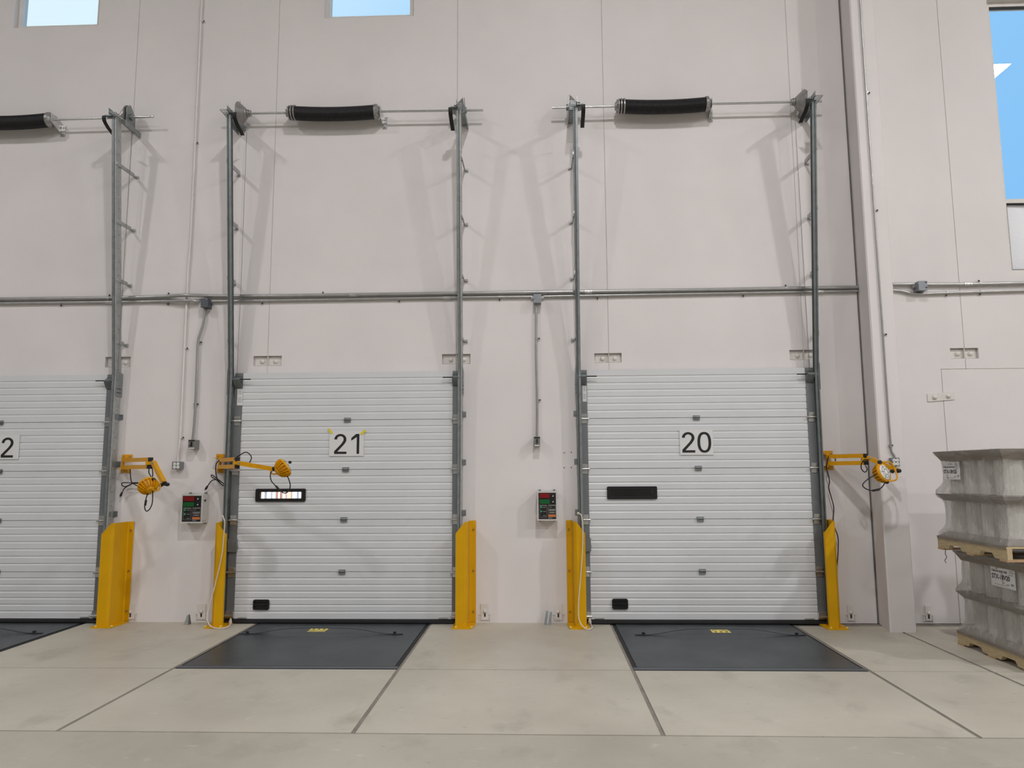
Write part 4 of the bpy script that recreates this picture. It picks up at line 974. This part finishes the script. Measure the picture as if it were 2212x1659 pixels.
t = arm_light('yellow arm light by the pilaster, round lens facing the room', (1775, 974, 1799, 983.5), (1777.5, 1006.5, 1801, 1015), (1787, 986.5), (1867, 984), (1789, 1001), (1868, 1000), -.42, (1873, 988), (1937, 1016), -.62,
    (1911, 1020, -.78), (.52, -.72, .30), [(1928, 1018, -.66), (1943, 1017, -.66), (1901, 998, -.78), (1916, 1041, -.80)], [(1902, 998, -.76), (1922, 999, -.72), (1932, 1012, -.7), (1938, 1030, -.74), (1934, 1037, -.78), (1918, 1040, -.8)],
    [dict(p=[(1798, 982, -.10), (1791, 984, -.11), (1787, 996, -.11), (1785, 1010, -.10), (1788, 1022, -.09), (1792, 1040, -.08), (1790, 1053, -.08), (1796, 1075, -.08), (1801, 1097, -.08), (1799.5, 1126, -.09), (1803, 1140, -.09), (1810, 1160, -.10), (1810.5, 1188, -.10), (1808, 1220, -.09)]),
     dict(p=[(1804, 988, -.13), (1804.5, 996, -.13)]),
     dict(p=[(1880, 994, -.48), (1868, 993, -.48), (1861, 1002, -.47), (1861, 1013, -.47), (1868, 1020, -.47), (1873, 1014, -.47), (1869, 1005, -.46)]),
     dict(p=[(1891, 1026, -.8), (1878, 1033, -.8), (1866, 1043, -.8), (1864, 1050, -.8), (1873, 1057, -.8), (1886, 1060, -.8), (1899, 1057, -.8), (1908, 1049, -.8), (1912, 1040, -.8)]),
     dict(p=[(1885, 1060, -.8), (1900, 1057, -.8)], r=.011)], None)

# ================================================================== PALLETS WITH WRAPPED LOADS
def pallet(x0, y0, lx, ly, z0, h, label):
    """block-free stringer pallet; notched stringers run along Y (the long side seen in the photo)"""
    t = thing('pallet', (x0 + lx / 2, y0 - ly / 2, z0), label, 'pallet', 'wooden pallets')
    st = h - .034
    for k in range(3):
        xa = x0 + k * (lx - .04) / 2; zb, zt = z0 + .016, z0 + .016 + st
        pr = []; nb, nd = .22, .038
        ys = [0, .17, .20, .36, .39, ly - .39, ly - .36, ly - .20, ly - .17, ly]
        zz = [zb, zb, zb + nd, zb + nd, zb, zb, zb + nd, zb + nd, zb, zb]
        pr = [(xa, y0 - a, z) for a, z in zip(ys, zz)] + [(xa, y0 - ly, zt), (xa, y0, zt)]
        m = MB(); m.prism(pr, (.04, 0, 0)); m.build('stringer', 'wood', t)
    for lev, zz, n in (('deck_board', z0 + h - .018, 7), ('bottom_board', z0, 3)):
        for k in range(n):
            yc = y0 - .05 - (ly - .10) * k / (n - 1)
            m = MB(); m.box(x0 - .004, x0 + lx, yc - .048, yc + .048, zz, zz + (.018 if n == 7 else .016)); m.build(lev, 'woodend' if n == 3 else 'wood', t)
    return t
def load(x0, y0, lx, ly, z0, levels, label, lab):
    t = thing('wrapped_load', (x0 + lx / 2, y0 - ly / 2, z0), label, 'load', 'stretch-wrapped loads')
    ins = .062
    def sheet(z, flap):
        m = MB(); m.box(x0, x0 + lx, y0 - ly, y0, z - .004, z)
        # folded-down edges
        for pl in ([(x0, y0, z), (x0, y0 - ly, z), (x0 + ins * .75, y0 - ly + ins * .75, z - flap), (x0 + ins * .75, y0 - ins * .75, z - flap)],
                   [(x0, y0 - ly, z), (x0 + lx, y0 - ly, z), (x0 + lx - ins * .75, y0 - ly + ins * .75, z - flap), (x0 + ins * .75, y0 - ly + ins * .75, z - flap)],
                   [(x0 + lx, y0, z), (x0, y0, z), (x0 + ins * .75, y0 - ins * .75, z - flap), (x0 + lx - ins * .75, y0 - ins * .75, z - flap)]):
            m.add(pl, [(0, 1, 2, 3)])
        m.build('tier_sheet', 'card', t)
    n1, n2 = 4, 5
    for li, (za, zb) in enumerate(zip(levels, levels[1:])):
        ry = (ly - 2 * ins) / n1 / 2; rx = (lx - 2 * ins) / n2 / 2
        for j in range(n1):
            for i in range(n2):
                if 0 < i and j < n1 - 1: continue
                c = (x0 + ins + rx * (2 * i + 1), y0 - ins - ry * (2 * j + 1))
                m = MB(); m.tube([(c[0], c[1], za + .003), (c[0], c[1], za + .012), (c[0], c[1], zb - .014), (c[0], c[1], zb - .006)], [ry * .86, ry * .95, ry * .95, ry * .86], 18)
                m.build('film_roll', 'roll', t, smooth=True)
    for k, z in enumerate(levels[1:]): sheet(z, .06 if k == 0 else .085)
    # bottom skirt
    m = MB(); zb = levels[0]
    for pl in ([(x0, y0, zb + .002), (x0, y0 - ly, zb + .002), (x0 + ins, y0 - ly + ins, zb + .05), (x0 + ins, y0 - ins, zb + .05)],
               [(x0, y0 - ly, zb + .002), (x0 + lx, y0 - ly, zb + .002), (x0 + lx - ins, y0 - ly + ins, zb + .05), (x0 + ins, y0 - ly + ins, zb + .05)]):
        m.add(pl, [(0, 1, 2, 3)])
    for pl in ([(x0 - .018, y0, zb + .003), (x0 - .018, y0 - ly - .008, zb + .003), (x0 - .016, y0 - ly - .008, zb - .022), (x0 - .016, y0, zb - .022)], [(x0 - .018, y0, zb + .003), (x0 - .018, y0 - ly - .008, zb + .003), (x0 + .004, y0 - ly, zb + .003), (x0 + .004, y0, zb + .003)]): m.add(pl, [(0, 1, 2, 3)])
    m.build('bottom_skirt', 'card', t)
    # stretch wrap: pinched between the sheets
    zs = []; N = 9
    for za, zb in zip(levels, levels[1:]):
        for u in (0, .04, .09, .15, .22, .30, .45, .65, .78, .86, .92, .97):
            ss = lambda q: q * q * (3 - 2 * q)
            zs.append((za + (zb - za) * u, min(ss(min(1, u / .30)), ss(min(1, (1 - u) / .20)))))
    zs.append((levels[-1], 0)); zs.append((levels[-1] + .006, -.0))
    loop = []; per = 14; rr = .03
    base = [(x0, y0), (x0, y0 - ly), (x0 + lx, y0 - ly), (x0 + lx, y0)]
    m = MB(); vs = []; cnt = 4 * per
    for z, pin in zs:
        d = -.006 + pin * (ins - .008)
        for e in range(4):
            a, b = base[e], base[(e + 1) % 4]
            for k in range(per):
                u = k / per; x = a[0] + (b[0] - a[0]) * u; y = a[1] + (b[1] - a[1]) * u
                x = min(max(x, x0 + d), x0 + lx - d); y = min(max(y, y0 - ly + d), y0 - d)
                w_ = .006 * math.sin(9 * u * math.pi + z * 17) * (pin > .2)
                if e in (0, 2): x += w_
                else: y += w_
                vs.append((x, y, z))
    fs = [(i * cnt + k, i * cnt + (k + 1) % cnt, (i + 1) * cnt + (k + 1) % cnt, (i + 1) * cnt + k) for i in range(len(zs) - 1) for k in range(cnt)]
    fs.append(tuple((len(zs) - 1) * cnt + k for k in range(cnt)))
    m.add(vs, fs); m.build('stretch_wrap', 'wrap', t, smooth=True)
    # label sheet on the -X side
    for (yc, zc, w, h, words) in lab:
        xx = x0 + ins - .016
        m = MB(); m.obb((xx, yc, zc), (.0015, 0, 0), (0, w / 2, 0), (0, 0, h / 2)); lb = m.build('label_sheet', 'paper', t)
        fn = lambda dx, dz: (lambda gx, gy: (xx - .0025, yc - dx - gx, zc + dz + gy))
        text(words, h * .30, 'ink', lb, fn(-w * .08, -h * .06), 'lettering', bold=.0012, spacing=.95)
        text('TUBULAR HAND FILM', h * .115, 'ink', lb, fn(-w * .13, h * .20), 'lettering', bold=.0006)
        m = MB()
        for dy, dz, ww, hh in ((.36, .38, .20, .035), (.36, .30, .14, .03), (.38, .22, .18, .03), (.34, .12, .20, .03), (-.05, .38, .26, .04), (.38, -.30, .10, .10), (.20, -.34, .10, .05), (-.1, -.40, .5, .02)):
            m.obb((xx - .0022, yc - w * dy, zc + h * dz), (.0006, 0, 0), (0, w * ww / 2, 0), (0, 0, h * hh / 2))
        m.build('fine_print', 'lgrey', lb, kind='stuff')
    return t
LX, LY = 3.875, -.92
pallet(LX, LY, 1.22, 1.03, 0, .125, 'wooden pallet on the floor, under the lower wrapped load')
load(LX + .01, LY - .005, 1.20, 1.02, .127, [.127, .487, .855], 'lower wrapped load of white film rolls with a printed sheet', [(LY - .665, .705, .33, .185, 'STX-18V20')])
UX, UY, UZ = 3.735, -.965, .872
pallet(UX, UY, 1.22, 1.03, UZ, .122, 'wooden pallet carrying the upper load, on top of the lower load')
load(UX + .01, UY - .005, 1.20, 1.02, UZ + .124, [UZ + .124, 1.385, 1.775], 'upper wrapped load of white film rolls, topmost of the stack', [(UY - .22, 1.60, .27, .16, 'STX-18V20')])
m = MB(); m.tube(smoothpath([A(2043, 1186, -.99), A(2042, 1196, -.99), A(2045, 1204, -.985), A(2041, 1210, -.99), A(2044, 1216, -.985)], 4), .004, 6)
m.build('film_tail', 'lgrey', label='twisted grey film tail hanging below the upper pallet', cat='string')

# ================================================================== OUTSIDE THE DOORS
t = thing('exterior_trailer', (-5.6, 9.5, -1.2), 'orange and white trailer outside, seen through the middle door window', 'trailer')
x = -8.0; k = 0
seq = [('whiteo', .30), ('greyo', .16), ('whiteo', .12), ('greyo', .22), ('orangeo', .2), ('whiteo', .1), ('orangeo', .24), ('whiteo', .16), ('greyo', .10), ('orangeo', .3), ('whiteo', .12)]
while x < -3.2:
    c, w = seq[k % len(seq)]; m = MB(); m.box(x, x + w * .34 - .004, 9.5 - .02 * (k % 2), 9.56, -.05, 2.7); m.build('side_panel', c, t); x += w * .34; k += 1
m = MB(); m.box(-8.0, -3.2, 9.56, 12, -.1, 2.75); m.build('trailer_body', 'whiteo', t)
for xx in (-7.2, -4.0):
    m = MB(); m.cyl((xx, 9.7, -.7), (xx, 9.95, -.7), .5, n=20); m.build('wheel', 'rubber', t)
t = thing('docked_trailer', (1.7, .5, -1.2), 'dark trailer interior behind the right-hand door, glimpsed through its window', 'trailer')
for nm, b in (('side_panel', (.35, .4, .4, 6, -.1, 2.9)), ('side_panel', (3.0, 3.05, .4, 6, -.1, 2.9)), ('roof_panel', (.35, 3.05, .4, 6, 2.9, 2.95)), ('trailer_floor', (.35, 3.05, .4, 6, -.15, -.1)), ('end_panel', (.35, 3.05, 6, 6.05, -.1, 2.95))):
    m = MB(); m.box(*b); m.build(nm, 'darko', t)
